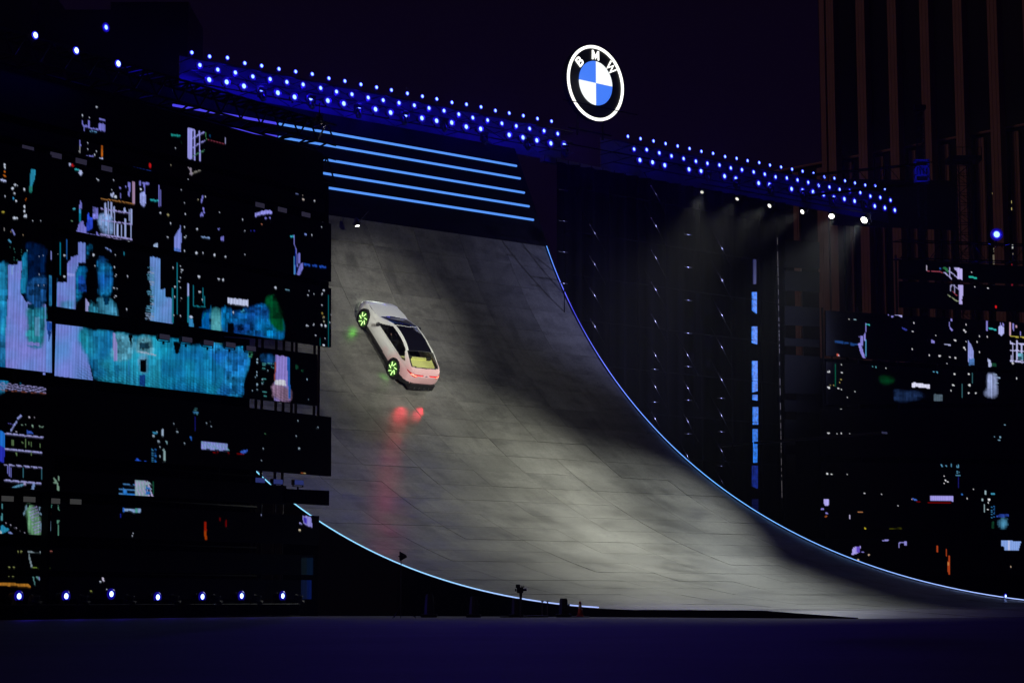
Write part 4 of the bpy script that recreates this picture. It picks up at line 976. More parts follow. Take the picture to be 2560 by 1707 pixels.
# ------------------------------------------------------------------ right LED wall
rorg = at(2300, 1490, RP, RN)
rwall = thing('led_wall', rorg, 'dark LED wall at the far right showing the mirrored city, beyond the ramp', 'LED wall')
for x0, x1, a, b_ in ((2250, 2610, (650, 697), (668, 712)), (2250, 2610, (703, 768), (718, 782)), (2065, 2610, (776, 889), (810, 928)), (2065, 2610, (904, 1011), (938, 1004)),
                      (2052, 2610, (1022, 1138), (1016, 1146)), (2052, 2610, (1154, 1322), (1160, 1324)), (2000, 2610, (1345, 1436), (1350, 1440))):
    led_band(rwall, R, RP, RN, x0, x1, a, b_, 0.5, origin=rorg)
for px in (2070, 2160, 2260, 2360, 2460, 2560):
    p = at(px, 1480, RP - RN * 0.4, RN); q = at(px, 640 if px > 2240 else 770, RP - RN * 0.4, RN)
    MB().tube(np.array([p[0], p[1], 0]) - rorg, np.array([p[0], p[1], q[2]]) - rorg, 0.06, 6).build('post', BLACK_METAL, rwall)
cloth(rwall, rorg, RP - RN * 0.7, RN, [(1990, 892), (1990, 1500), (2640, 1500), (2640, 925)])  # black sheet added so the lower gaps stay dark
# dark slats that carry on the bands towards the scaffold
SLAT = plain('slat_grey', (0.010, 0.010, 0.012), 0.8, spec=0.1, noise=0.2)
ys = [(600, 668), (676, 726), (764, 812), (844, 864), (886, 982), (999, 1028), (1048, 1101), (1112, 1134), (1184, 1320)]
for y0, y1 in ys:
    TL, BL, TR, BR = (at(x, y, RP, RN) - rorg for x, y in ((1962, y0), (1962, y1), (2049, y0 + 5), (2049, y1 + 4)))
    b = MB(); b.hexa([TL, BL, BR, TR] + [p - RN * 0.08 for p in (TL, BL, BR, TR)]); b.build('side_slat', SLAT, rwall)
p = at(1956, 1400, RP, RN); q = at(1956, 560, RP, RN)
MB().tube(np.array([p[0], p[1], 0]) - rorg, np.array([p[0], p[1], q[2]]) - rorg, 0.05, 6).build('end_post', BLACK, rwall)
dash = MB()
zz = np.linspace(at(1956, 1240, RP, RN)[2], at(1956, 590, RP, RN)[2], 130)
for i in range(129):
    if rng.random() < 0.45:
        dash.box(np.array([p[0], p[1], zz[i]]) + RN * 0.06 - rorg, (0.014, 0.012, 0.05 + 0.05 * rng.random()), np.array([RD, RN, UP]))
tag(dash.build('painted_glints', glow('painted_glints', (0.06, 0.055, 0.06), 1.0, False), rwall), kind='stuff')  # glints on the end post put in as dim glowing dashes
# ------------------------------------------------------------------ round emblem on top of the truss
EC = fp(1488.4, 208.7)
ER_ = abs(at(1493.0, 208.7 - 96.5, FP, N)[2] - at(1493.0, 208.7 + 96.5, FP, N)[2]) / 2 * 0.965
em = thing('round_emblem', EC, 'huge lit round emblem with blue and white quarters standing on the truss', 'sign', None, frame(D, UP, N))
LW = glow('sign_white', (1.0, 0.99, 0.92), 1.7); LBL = glow('sign_blue', (0.062, 0.22, 0.98), 1.0)
LWB = glow('sign_white_soft', (0.92, 0.97, 1.0), 1.15)
SIGN_BLACK = plain('sign_black', (0.004, 0.005, 0.009), 0.5)
m = MB(); m.lathe([(0.0, -0.35), (ER_, -0.35), (ER_, 0.0), (0.0, 0.0)], 72); m.build('disc', SIGN_BLACK, em)
m = MB(); m.lathe([(ER_ * 0.925, 0.003), (ER_ * 0.925, 0.05), (ER_, 0.05), (ER_, 0.003)], 80, cap=False); m.build('outer_ring', LW, em)
def quarter(a0, mat):
    pts = [(0, 0)] + [(ER_ * 0.585 * math.cos(t), ER_ * 0.585 * math.sin(t)) for t in np.linspace(math.radians(a0), math.radians(a0 + 90), 20)]
    n = len(pts); m = MB()
    m.add([(x, y, 0.045) for x, y in pts] + [(x, y, 0.004) for x, y in pts], [tuple(range(n))] + [(i, n + i, n + (i + 1) % n, (i + 1) % n) for i in range(n)])
    m.build('quarter', mat, em)
quarter(0, LWB); quarter(90, LBL); quarter(180, LWB); quarter(270, LBL)
# letters built from stroked bars, turned round the ring
def letter(strokes, ang, w=0.155):
    """strokes: polylines in a 1 x 1 box"""
    s = ER_ * 0.245; m = MB()
    a = math.radians(ang); rad = np.array([math.cos(a), math.sin(a), 0]); tan = np.array([math.sin(a), -math.cos(a), 0])
    c = rad * ER_ * 0.748
    for k, st in enumerate(strokes):
        st = np.array([q for i, q in enumerate(st) if i == 0 or math.dist(q, st[i - 1]) > 1e-6], float)
        L, Rr = [], []
        for i in range(len(st)):
            d0 = st[i] - st[i - 1] if i else st[1] - st[0]
            d1 = st[i + 1] - st[i] if i < len(st) - 1 else st[i] - st[i - 1]
            d0 = d0 / np.linalg.norm(d0); d1 = d1 / np.linalg.norm(d1)
            n0 = np.array([-d0[1], d0[0]]); n1 = np.array([-d1[1], d1[0]]); b = n0 + n1; b /= np.linalg.norm(b)
            e = b * (w / 2) / max(0.45, float(b @ n0))
            L.append(st[i] + e); Rr.append(st[i] - e)
        h = 0.046 + 0.0006 * k
        P = lambda q, z: c + tan * (q[0] - 0.5) * s + rad * (q[1] - 0.5) * s + np.array([0, 0, z])
        n = len(st)
        vs = [P(q, h) for q in L] + [P(q, h) for q in Rr] + [P(q, 0.004) for q in L] + [P(q, 0.004) for q in Rr]
        fs = []
        for i in range(n - 1):
            fs += [(i, n + i, n + i + 1, i + 1), (i, i + 1, 2 * n + i + 1, 2 * n + i), (n + i, 3 * n + i, 3 * n + i + 1, n + i + 1)]
        fs += [(0, 2 * n, 3 * n, n), (n - 1, 2 * n - 1, 4 * n - 1, 3 * n - 1)]
        m.add(vs, fs)
    m.build('letter', LW, em)
arc = lambda cx, cy, rx, ry, a0, a1, n=9: [(cx + rx * math.cos(math.radians(t)), cy + ry * math.sin(math.radians(t))) for t in np.linspace(a0, a1, n)]
letter([[(0.17, 0.0), (0.17, 1.0)], [(0.17, 0.925), (0.55, 0.925)] + arc(0.55, 0.73, 0.2, 0.195, 90, -90) + [(0.17, 0.535)], [(0.17, 0.5), (0.6, 0.5)] + arc(0.6, 0.285, 0.22, 0.215, 90, -90) + [(0.17, 0.07)]], 139, 0.165)
letter([[(0.08, 0.0), (0.10, 1.0)], [(0.12, 0.96), (0.5, 0.22), (0.88, 0.96)], [(0.90, 1.0), (0.92, 0.0)]], 90, 0.17)
letter([[(-0.06, 1.0), (0.21, 0.06), (0.5, 0.92), (0.79, 0.06), (1.06, 1.0)]], 42, 0.165)
m = MB()
for sx in (-0.45, 0.45): m.tube((sx * ER_, -ER_ * 0.8, -0.4), (sx * ER_, -ER_ * 1.42, -0.4), 0.06, 6)
m.tube((-0.75 * ER_, -ER_ * 1.25, -0.4), (0.75 * ER_, -ER_ * 1.25, -0.4), 0.05, 6)
m.build('stand', BLACK_METAL, em)
blue_point(EC + N * 1.6, 12, (0.9, 0.95, 1.0), 0.8).name = 'sign_light'

# grey girder joining the two trusses under the emblem
a, b = fp(1355, 397, 0.6), fp(1588, 447, 0.6)
gd = thing('girder', (a + b) / 2, 'plain grey box girder bridging the gap below the round emblem', 'girder')
t_ = (b - a); Lg = np.linalg.norm(t_); t_ /= Lg
MB().box((0, 0, 0), (Lg / 2, 0.14, 0.14), np.array([t_, np.cross(N, t_), N])).build('beam', plain('girder_grey', (0.32, 0.34, 0.33), 0.6, noise=0.2), gd)
for i in range(9):
    MB().box(t_ * (i / 8 - .5) * (Lg - .1) + N * 0.145, (0.02, 0.14, 0.006), np.array([t_, np.cross(N, t_), N])).build('seam_plate', DARK_STEEL, gd)

# ------------------------------------------------------------------ scaffold between the ramp and the right LED wall
SP = A0 - N * (12.3 * SC)
def sp(px, py, back=0.0): return at(px, py, SP - N * back, N)
so = sp(1640, 1200); so = np.array([so[0], so[1], 0.0])
sc_ = thing('scaffold', so, 'dark scaffold of tubes and diagonal braces behind the right edge of the ramp', 'scaffold')
BACKDROP = thing('dark_backdrop', so - N * 2.4, 'added black sheet darkening the space behind the scaffold right of the ramp', 'backdrop')  # sheet added to keep the space behind the scaffold dark
q = [sp(x, y, 2.4) for x, y in ((1392, 405), (1392, 1500), (1958, 1500), (1958, 508))]
m = MB(); nu = 60
for i in range(nu + 1):
    t = i / nu; wob = 0.12 * math.sin(i * 1.7) + 0.06 * math.sin(i * 4.1)
    up = q[0] * (1 - t) + q[3] * t; dn = q[1] * (1 - t) + q[2] * t
    m.v += [tuple(up + N * wob - (so - N * 2.4)), tuple(np.array([dn[0], dn[1], 0.0]) + N * wob * 1.3 - (so - N * 2.4))]
m.f = [(2 * i, 2 * i + 1, 2 * i + 3, 2 * i + 2) for i in range(nu)]
m.build('cloth', plain('backdrop_black', (0.0035, 0.003, 0.005), 0.95, spec=0.03), BACKDROP, True)
SCAF = plain('scaffold_tube', (0.005, 0.005, 0.006), 0.8, spec=0.05)
cols = [1412, 1460, 1526, 1600, 1668, 1755, 1830, 1905, 1950]
zt = lambda px: sp(px, 436 + (px - 1360) * 0.19)[2]
for px in cols:
    for back in (0.0, 1.3):
        p = sp(px, 1000, back)
        MB().tube(np.array([p[0], p[1], 0]) - so, np.array([p[0], p[1], zt(px)]) - so, 0.024, 6).build('standard', SCAF, sc_)
zs = np.arange(1.0, 25, 2.0)
for z in zs:
    a, b = sp(1412, 1000), sp(1950, 1000)
    if z > zt(1950): b = sp(1375 + (25.5 - z) * 90, 1000)
    if (b - a) @ D < 1: continue
    a = np.array([a[0], a[1], z]) - so; b = np.array([b[0], b[1], z]) - so
    MB().tube(a, b, 0.024, 6).build('ledger', SCAF, sc_)
# black diagonal braces; bright sleeves and short bars added where glints show
diag = [(1485, y) for y in (580, 659, 737)] + [(1486, 815), (1486, 893)] + [(1638, y) for y in (483, 563, 643, 723, 803, 888, 968, 1048)] + [(1719, y) for y in (888, 970, 1054, 1142)] + \
       [(1804, y) for y in (620, 700, 788, 868, 950, 1040, 1128)] + [(1806, 1206)]
tie = [(1408, y) for y in (475, 553, 630, 708)] + [(1636, y) for y in (923, 1005)] + [(1720, y) for y in (587, 668, 751, 833, 916, 1000, 1084)] + [(1803, y) for y in (995, 1079, 1164)]
GLINT = plain('glint_tube', (0.60, 0.61, 0.66), 0.26, 1.0)
for x, y in diag:
    c_ = sp(x, y, -0.06)
    t = D * 0.62 - UP * 0.785
    o = MB().tube(c_ - t * 1.15 - so, c_ + t * 1.15 - so, 0.016, 8).build('brace', BLACK, sc_, True)
    MB().tube(c_ - t * 0.42 - so, c_ + t * 0.42 - so, 0.027, 10).build('glint_sleeve', GLINT, o, True)
for x, y in tie:
    c_ = sp(x, y, -0.05)
    MB().tube(c_ - D * 0.26 - so, c_ + D * 0.26 - so, 0.024, 10).build('glint_bar', GLINT, sc_, True)

gc = sp(1660, 860); gv = (CAM - gc) / np.linalg.norm(CAM - gc)
ga = -float(gv @ D); gb = (0.62 * ga + float(gv @ (D * 0.62 - UP * 0.785))) / 0.785
gl = gc + 60 * (ga * D + gb * UP + math.sqrt(max(0.05, 1 - ga * ga - gb * gb)) * N)
blue_spot(gl, gc, 170000, 15, 1.0, (0.42, 0.45, 1.0), 0.5, 'added_glint_spot')  # unseen spot added so the bright sleeves and bars glint

# column of blue LED light seen between the tubes
def noisy_glow(name, col, k):
    m, nt, b = new_mat(name)
    tc = nt.nodes.new('ShaderNodeTexCoord'); nz = nt.nodes.new('ShaderNodeTexNoise')
    nz.inputs['Scale'].default_value = 5.0; nz.inputs['Detail'].default_value = 6; nz.inputs['Roughness'].default_value = 0.7
    mr = nt.nodes.new('ShaderNodeMapRange'); mr.inputs['From Min'].default_value = 0.35; mr.inputs['From Max'].default_value = 0.65
    mr.inputs['To Min'].default_value = 0.35 * k; mr.inputs['To Max'].default_value = 1.25 * k
    nt.links.new(tc.outputs['Object'], nz.inputs['Vector']); nt.links.new(nz.outputs['Fac'], mr.inputs['Value'])
    nt.links.new(mr.outputs['Result'], b.inputs['Emission Strength'])
    b.inputs['Emission Color'].default_value = (*col, 1); b.inputs['Base Color'].default_value = (0.02, 0.02, 0.02, 1)
    return m
lc_o = sp(1888, 1260); lc_o = np.array([lc_o[0], lc_o[1], 0.0])
lc = thing('light_column', lc_o, 'tall upright column of broken blue LED light panels beside the scaffold', 'light column')
p_ = sp(1888, 900)
MB().box(np.array([p_[0], p_[1], 8.0]) - lc_o - N * 0.12, (0.20, 0.05, 8.0), AXF).build('backing_post', BLACK_METAL, lc)
BR1, BR2, BR3 = noisy_glow('column_blue', (0.03, 0.24, 1.0), 0.85), noisy_glow('column_blue_dim', (0.02, 0.06, 0.6), 0.35), noisy_glow('column_blue_faint', (0.02, 0.03, 0.3), 0.14)
S3 = lambda x, y: (1700 + x / 2.735, 560 + y / 2.735)
for (xa, xb, ya, yb, slant, mt) in ((502, 522, 240, 410, 0, BR3), (497, 526, 465, 590, 22, BR1), (495, 529, 700, 812, 10, BR1), (497, 531, 935, 1050, 0, BR1), (498, 531, 1052, 1150, -8, BR1), (500, 531, 1166, 1200, 6, BR1),
                                   (502, 535, 1250, 1370, 0, BR1), (502, 532, 1400, 1490, 0, BR1), (506, 530, 1492, 1630, 0, BR1), (497, 533, 1650, 1790, 18, BR2), (497, 536, 1880, 1960, 0, BR3)):
    x0, y0 = S3(xa, ya); x1, y1 = S3(xb, yb)
    q = [sp(x0, y0, -0.02), sp(x0, y1, -0.02), sp(x1, y1 + slant / 2.735, -0.02), sp(x1, y0, -0.02)]
    m = MB(); m.hexa([p - lc_o for p in q] + [p - lc_o - N * 0.06 for p in q])
    m.build('light_panel', mt, lc)

# ------------------------------------------------------------------ tower block and podium far behind on the right
BD = np.array([-math.cos(math.radians(45.6)), math.sin(math.radians(45.6)), 0]); BN = np.array([-math.sin(math.radians(45.6)), -math.cos(math.radians(45.6)), 0])
BP = at_y(2300, 1480, 150.0)
BRICK = plain('terracotta_fin', (0.30, 0.165, 0.135), 0.8, noise=0.25, scale=0.6)
DGLASS = plain('dark_facade_glass', (0.004, 0.004, 0.008), 0.3, spec=0.15)
def bpt(px, py, out=0.0): return at(px, py, BP + BN * out, BN)
def fin(parent, o0, px0, px1, y0, y1, out, deep, name='fin'):
    """two close upright boards and a narrower one between them, like the fins in the photo"""
    a, b = bpt(px0, 700, out), bpt(px1, 700, out)
    zt_, zb = bpt(px0, y0, out)[2], (0.0 if y1 is None else bpt(px0, y1, out)[2])
    w = np.linalg.norm(b - a)
    mid = (a + b) / 2; mid = np.array([mid[0], mid[1], (zt_ + zb) / 2])
    m = MB()
    for k, (f, hw, dd) in enumerate(((-0.36, 0.14, deep), (0.0, 0.19, deep * 0.7), (0.36, 0.14, deep))):
        m.box(mid + BD * f * w - BN * dd / 2 - o0, (hw * w, dd / 2, (zt_ - zb) / 2), np.array([BD, BN, UP]))
    m.build(name, BRICK, parent)
bo = bpt(2300, 1480); bo = np.array([bo[0], bo[1], 0.0])
tower = thing('tower_block', bo, 'tall dark tower block with brownish upright fins at upper right', 'building')
def bx(parent, o0, pxa, pxb, ytop, out, deep, mat, name):
    a, b = bpt(pxa, 700, out), bpt(pxb, 700, out); z = bpt((pxa + pxb) / 2, ytop, out)[2]
    c_ = (a + b) / 2; c_ = np.array([c_[0], c_[1], z / 2]) - BN * deep / 2
    MB().box(c_ - o0, (np.linalg.norm(b - a) / 2, deep / 2, z / 2), np.array([BD, BN, UP])).build(name, mat, parent)
bx(tower, bo, 2061, 2620, -160, -3.5, 14.0, DGLASS, 'tower_wall')
for x0, x1 in ((987, 1021), (1035, 1086), (1242, 1302), (1461, 1521), (1685, 1746), (1916, 1978), (2155, 2222), (2402, 2470)):
    fin(tower, bo, 1700 + x0 / 2.735, 1700 + x1 / 2.735, -120, None, 0.0, 0.7)
pod = thing('podium_block', bo + BD * 3, 'lower dark block with a pale roof edge and fins behind the tower', 'building')
po = bo + BD * 3
def roof_y(px): return 406 - (px - 2069) * 0.187
q = [bpt(1880, roof_y(1880), -1.6), bpt(2640, roof_y(2640), -1.6)]
m = MB(); base_ = [np.array([p[0], p[1], 0.0]) for p in q]
# the roof line is level: the block turns slightly away from the tower's plane
zroof = (q[0][2] + q[1][2]) / 2
m.hexa([p - po for p in (np.array([q[0][0], q[0][1], zroof]), base_[0], base_[1], np.array([q[1][0], q[1][1], zroof]))] +
       [p - po - BN * 1.6 for p in (np.array([q[0][0], q[0][1], zroof]), base_[0], base_[1], np.array([q[1][0], q[1][1], zroof]))])
m.build('podium_wall', DGLASS, pod)
MB().tube(np.array([q[0][0], q[0][1], zroof]) - po + BN * 0.2, np.array([q[1][0], q[1][1], zroof]) - po + BN * 0.2, 0.10, 6).build('roof_edge', BRICK, pod)
for x0, x1 in ((1148, 1195), (1360, 1412), (1590, 1637), (1810, 1866), (2050, 2110), (2292, 2352), (955, 990), (790, 828), (640, 676), (505, 540), (380, 412)):
    px0, px1 = 1700 + x0 / 2.735, 1700 + x1 / 2.735
    a, b = bpt(px0, 700, -1.4), bpt(px1, 700, -1.4); w = np.linalg.norm(b - a); mid = (a + b) / 2
    m = MB()
    for f, hw in ((-0.36, 0.14), (0.0, 0.19), (0.36, 0.14)):
        m.box(np.array([mid[0], mid[1], zroof / 2 - 0.2]) + BD * f * w - po, (hw * w, 0.15 - abs(f) * 0.1, zroof / 2 - 0.2), np.array([BD, BN, UP]))
    m.build('fin', BRICK, pod)
# lit windows
WY, WW, WR, WG = glow('window_yellow', (0.75, 0.62, 0.22), 0.6, False), glow('window_white', (0.62, 0.66, 0.62), 0.55, False), glow('window_red', (0.30, 0.012, 0.02), 0.45, False), glow('window_dim', (0.28, 0.24, 0.17), 0.45, False)
for (x0, y0, x1, y1, mt, cx, cy, s) in ((2240, 78, 2285, 95, WY, 1900, 480, 3.564), (2240, 140, 2282, 156, WY, 1900, 480, 3.564), (2245, 470, 2288, 500, WW, 1900, 480, 3.564), (2250, 545, 2292, 610, WG, 1900, 480, 3.564),
                                       (2240, 640, 2300, 720, WR, 1900, 480, 3.564), (2240, 820, 2300, 865, WR, 1900, 480, 3.564), (2080, 500, 2120, 530, WG, 1900, 480, 3.564), (2075, 560, 2120, 640, WG, 1900, 480, 3.564),
                                       (1322, 115, 1350, 132, WW, 1900, 480, 3.564), (1318, 45, 1332, 58, WG, 1900, 480, 3.564), (2070, 8, 2100, 16, WY, 1900, 480, 3.564)):
    out = -1.5
    A_, B_ = bpt(cx + x0 / s, cy + y0 / s, out), bpt(cx + x1 / s, cy + y1 / s, out)
    c_ = (A_ + B_) / 2
    o = MB().box(c_ - bo, (abs((B_ - A_) @ BD) / 2, 0.03, abs(A_[2] - B_[2]) / 2), np.array([BD, BN, UP])).build('window', mt, tower)
    MB().box(c_ - bo + BN * 0.035, (0.03, 0.01, abs(A_[2] - B_[2]) / 2), np.array([BD, BN, UP])).build('sash_bar', DGLASS, o)

# ------------------------------------------------------------------ rigging in front of the tower
def truss_tower(px, ytop, ybot, half_px, depth_y, label):
    P0 = at_y(px, 1480, depth_y); n = np.array([0, -1.0, 0]); X = np.array([1.0, 0, 0])
    zt_, zb = at(px, ytop, P0, n)[2], at(px, ybot, P0, n)[2]
    h = abs(at(px + half_px, 1480, P0, n)[0] - P0[0])
    o0 = np.array([P0[0], P0[1], zb])
    t = thing('truss_tower', o0, label, 'truss')
    for sx in (-1, 1):
        for sy in (-1, 1):
            MB().tube((sx * h, sy * h, 0), (sx * h, sy * h, zt_ - zb), 0.03, 5).build('leg', BLACK_METAL, t)
    m = MB(); z = 0.0; k = 0
    while z < zt_ - zb - 0.1:
        z2 = min(z + 1.6 * h, zt_ - zb)
        for sy in (-1, 1):
            m.tube((-h, sy * h, z), (h, sy * h, z), 0.02, 4); m.tube((-h if k % 2 else h, sy * h, z), (h if k % 2 else -h, sy * h, z2), 0.018, 4)
        m.tube((-h, -h, z), (-h, h, z2), 0.018, 4); m.tube((h, -h, z), (h, h, z2), 0.018, 4)
        z = z2; k += 1
    tag(m.build('lattice', BLACK_METAL, t), kind='stuff')
    return t, o0, h, zt_ - zb
tt, o0, h, zh = truss_tower(2331, 275, 1519, 9, 113, 'tall slender truss tower standing before the fins, a blue speaker frame on it')
MB().box((0, 0, zh + 0.1), (h * 1.6, h * 1.6, 0.12)).build('top_plate', BLACK_METAL, tt)
truss_tower(2440, 405, 1519, 16, 116, 'wide truss tower with a dark roof right of the speaker frame')[0]
P0 = at_y(2440, 1480, 116); z_ = at(2440, 405, P0, np.array([0, -1.0, 0]))[2]
cr_o = thing('rigging_platform', np.array([P0[0], P0[1], z_]), 'flat dark platform on top of the wide truss tower', 'platform')
m = MB(); m.box((0, 0, 0.1), (0.92, 0.7, 0.13)); m.build('deck', BLACK_METAL, cr_o)
m = MB()
for i in range(6): m.tube((-0.9 + i * 0.36, -0.7, 0.2), (-0.9 + i * 0.36, -0.7, 0.7), 0.02, 4)
m.tube((-0.92, -0.7, 0.7), (0.92, -0.7, 0.7), 0.02, 5); m.build('railing', BLACK_METAL, cr_o)
# horizontal trusses on top of the right wall
def beam_truss(pa, pb, P, n, hpx, label):
    a, b = at(*pa, P, n), at(*pb, P, n); h = UP * (a[2] - at(pa[0], pa[1] + hpx, P, n)[2])
    t = thing('beam_truss', (a + b) / 2, label, 'truss'); o0 = (a + b) / 2
    for off in (0 * UP, -h):
        for bk in (0.0, 0.6):
            MB().tube(a + off - n * bk - o0, b + off - n * bk - o0, 0.035, 5).build('chord', BLACK_METAL, t)
    m = MB(); lattice(m, a - o0, b - o0, -n * 0.6, -h, 0.9, 0.02)
    tag(m.build('lattice', BLACK_METAL, t), kind='stuff')
    return t
beam_truss((2030, 436), (2330, 406), RP + RN * 2, RN, 50, 'dark lattice beam running behind the end of the right lamp rows')
beam_truss((2250, 600), (2600, 612), RP + RN * 0.5, RN, 45, 'dark lattice beam along the top of the right LED wall')
hb = at_y(2230, 520, 121.0)
hbt = thing('masking_sheet', hb, 'added black sheet in place of dark rigging behind the end of the right lamp rows', 'cloth')  # sheet added for the dark rigging that hides the tower's lower part
cloth(hbt, hb, hb, np.array([0.0, -1.0, 0.0]), [(2078, 447), (2078, 563), (2390, 576), (2390, 452)], 'cloth')
# blue-lit speaker frame
P = at_y(2304, 429, 112)
bf = thing('speaker_frame', P, 'square metal frame lit blue on the slender truss tower', 'speaker frame')
BLM = plain('blue_painted_metal', (0.05, 0.06, 0.42), 0.5, 0.2)
m = MB(); hw, hh = 0.36, 0.60
for sx in (-1, 1): m.box((sx * hw, 0, 0), (0.045, 0.2, hh))
for z in (-hh, -hh * .42, hh * .42, hh): m.box((0, 0, z), (hw + .045, 0.2, 0.05))
m.build('frame', BLM, bf)
for i in range(3): MB().box((-0.18 + 0.18 * i, 0.02, 0), (0.055, 0.12, hh * 0.36)).build('louvre', BLM, bf)
MB().box((0, 0.1, 0), (hw, 0.05, hh)).build('back_plate', BLACK_METAL, bf)
blue_spot(P + np.array([-1.2, -3.0, -0.4]), P, 120, 40, 0.8, (0.05, 0.06, 1.0), 0.1, 'frame_light')
# lone blue lamp beside the tower
P = at_y(2491.6, 586.3, 108)
place_lamp(P, 'lone blue lamp high at far right beside the tower fins', None, frame((1, 0, 0), UP, (0, -1, 0)), 1.7, None)
blue_point(P + np.array([0, -0.25, 0]), 25)

# ------------------------------------------------------------------ lamps and lattice on top of the left wall
FOOT_L = MB(); FOOT_L.lathe([(0.098, 0.0), (0.07, 0.018), (0.0, 0.026)], 14); FOOT_L = FOOT_L.mesh('lens', FOOT_LENS, True)
LROT = frame(LD, UP, LN)
TP = LP + LN * 0.2
for (x, y), lab in zip(((88.4, 88.7), (190.9, 126.9), (295.6, 159.6)), ('nearest', 'middle', 'farthest')):
    P = at(x, y, TP + LN * 1.0, LN)
    place_lamp(P, '%s of three large white-blue lamps along the top of the left LED wall' % lab, 'large lamps on top of the left wall', LROT, 0.78, FOOT_L, halo=1)
    blue_point(P + LN * 0.3, 3)
P = at(265, 69, TP - LN * 2, LN)
place_lamp(P, 'small blue lamp above the top of the left LED wall', None, LROT, 0.7, None)
blue_point(P + LN * 0.2, 25)
def left_truss(pa, pb, hpx, back, label):
    a, b = at(*pa, TP - LN * back, LN), at(*pb, TP - LN * back, LN); h = UP * (a[2] - at(pa[0], pa[1] + hpx, TP - LN * back, LN)[2])
    b = np.array([b[0], b[1], a[2]])
    o0 = (a + b) / 2
    t = thing('beam_truss', o0, label, 'truss')
    for off in (0 * UP, -h):
        for bk in (0.0, 0.8):
            MB().tube(a + off - LN * bk - o0, b + off - LN * bk - o0, 0.035, 5).build('chord', BLACK_METAL, t)
    m = MB(); lattice(m, a - o0, b - o0, -LN * 0.8, -h, 0.42, 0.034)
    tag(m.build('lattice', BLACK_METAL, t), kind='stuff')
left_truss((-30, 60), (840, 285), 62, -0.35, 'near lattice beam along the top of the left LED wall')
left_truss((-30, 165), (840, 345), 75, 0.5, 'second lattice beam just above the top screen band at left')
# dark blocks of buildings seen over the left wall
lb = at_y(220, 1480, 210.0)
nb = thing('far_building', np.array([lb[0], lb[1], 0]), 'black silhouette of a far building behind the left trusses', 'building')
def nbx(x0, x1, yt, dz, name):
    a, b = at_y(x0, yt, 210 + dz), at_y(x1, yt, 210 + dz)
    MB().box(((a[0] + b[0]) / 2 - lb[0], dz, a[2] / 2), ((b[0] - a[0]) / 2, 5, a[2] / 2)).build(name, DGLASS, nb)
nbx(-80, 108, 25, 0, 'block'); nbx(108, 300, 58, 6, 'block'); nbx(300, 490, 40, 0, 'block'); nbx(95, 150, 6, 11, 'roof_room')

# ------------------------------------------------------------------ low stage truss and the foot lamps
FPn = LP + LN * 0.9
def flo(px, py): return at(px, py, FPn, LN)
for pa, pb, lab in (((-40, 1518.5), (190, 1517.6), 'leftmost'), ((194, 1517.6), (440, 1516.8), 'middle'), ((486, 1516.6), (748, 1515.8), 'right-hand')):
    a, b = flo(*pa), flo(*pb); za = 0.36
    a = np.array([a[0], a[1], za]); b = np.array([b[0], b[1], za]); o0 = np.array([(a[0] + b[0]) / 2, (a[1] + b[1]) / 2, 0.0])
    t = thing('stage_truss', o0, '%s length of low black stage truss under the foot lamps' % lab, 'truss', 'low stage truss under the left wall')
    for z in (za, 0.04):
        for bk in (0.0, 0.4):
            q0, q1 = np.array([a[0], a[1], z]) - LN * bk, np.array([b[0], b[1], z]) - LN * bk
            MB().tube(q0 - o0, q1 - o0, 0.018, 6).build('chord', DARK_STEEL, t)
    m = MB(); L_ = np.linalg.norm(b - a); n_ = int(L_ / 0.42)
    for i in range(n_ + 1):
        p = a + (b - a) * i / n_
        for bk in (0.0, 0.4):
            m.tube(p - LN * bk - o0, np.array([p[0], p[1], 0.04]) - LN * bk - o0, 0.013, 5)
    tag(m.build('upright', DARK_STEEL, t), kind='stuff')
    cl = MB(); cl.box((a + b) / 2 - o0 - LN * 0.2 + UP * (-0.18), (L_ / 2, 0.16, 0.165), np.array([LD, LN, UP])); cl.build('black_cover', BLACK, t)
foot = [(43.4,1489.5),(161.2,1489.3),(274.3,1483.9),(390.3,1491.9),(502,1490.8),(600,1488.8),(702.9,1488.8)]
off = [(85,1489),(206,1489),(322,1489),(434,1489),(538,1489),(640,1489),(744,1489)]
def foot_light(px, py, lit, label, group):
    P = at(px, py, FPn - LN * 0.2, LN); base = np.array([P[0], P[1], 0.36])
    t = thing('foot_lamp', base, label, 'stage lamp', group, LROT)
    h = P[2] - 0.36
    MB().box((0, 0.06, 0), (0.11, 0.055, 0.09)).build('base', PLASTIC, t)
    y = MB(); y.box((0.115, h * 0.55, 0), (0.012, h * 0.5, 0.04)); y.box((-0.115, h * 0.55, 0), (0.012, h * 0.5, 0.04)); y.box((0, 0.13, 0), (0.12, 0.015, 0.04)); y.build('yoke', PLASTIC, t)
    hd = link(bpy.data.objects.new('head', LH), t); hd.location = (0, h, 0.06)
    if lit:
        ln = link(bpy.data.objects.new('lens', FOOT_L), t); ln.location = (0, h, 0.06); ln.scale = (0.72,) * 3
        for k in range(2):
            ar = link(bpy.data.objects.new('painted_halo', HALO[k]), t); ar.location = (0, h, 0.06); ar.scale = (0.72,) * 3
    else:
        hd.rotation_euler = (-1.3, 0, 0)
    return P
for i, (x, y) in enumerate(foot):
    P = foot_light(x, y, True, '%s glowing blue-white foot lamp from the left under the LED wall' % ORD[i], 'lit foot lamps')
    blue_spot(P + LN * 0.25, P + LN * 9 - UP * 0.6, 22, 110, 0.7, (0.05, 0.015, 1.0), 0.08, 'foot_beam')
for i, (x, y) in enumerate(off):
    foot_light(x, y, False, '%s dark unlit foot lamp from the left, turned upwards' % ORD[i], 'unlit foot lamps')

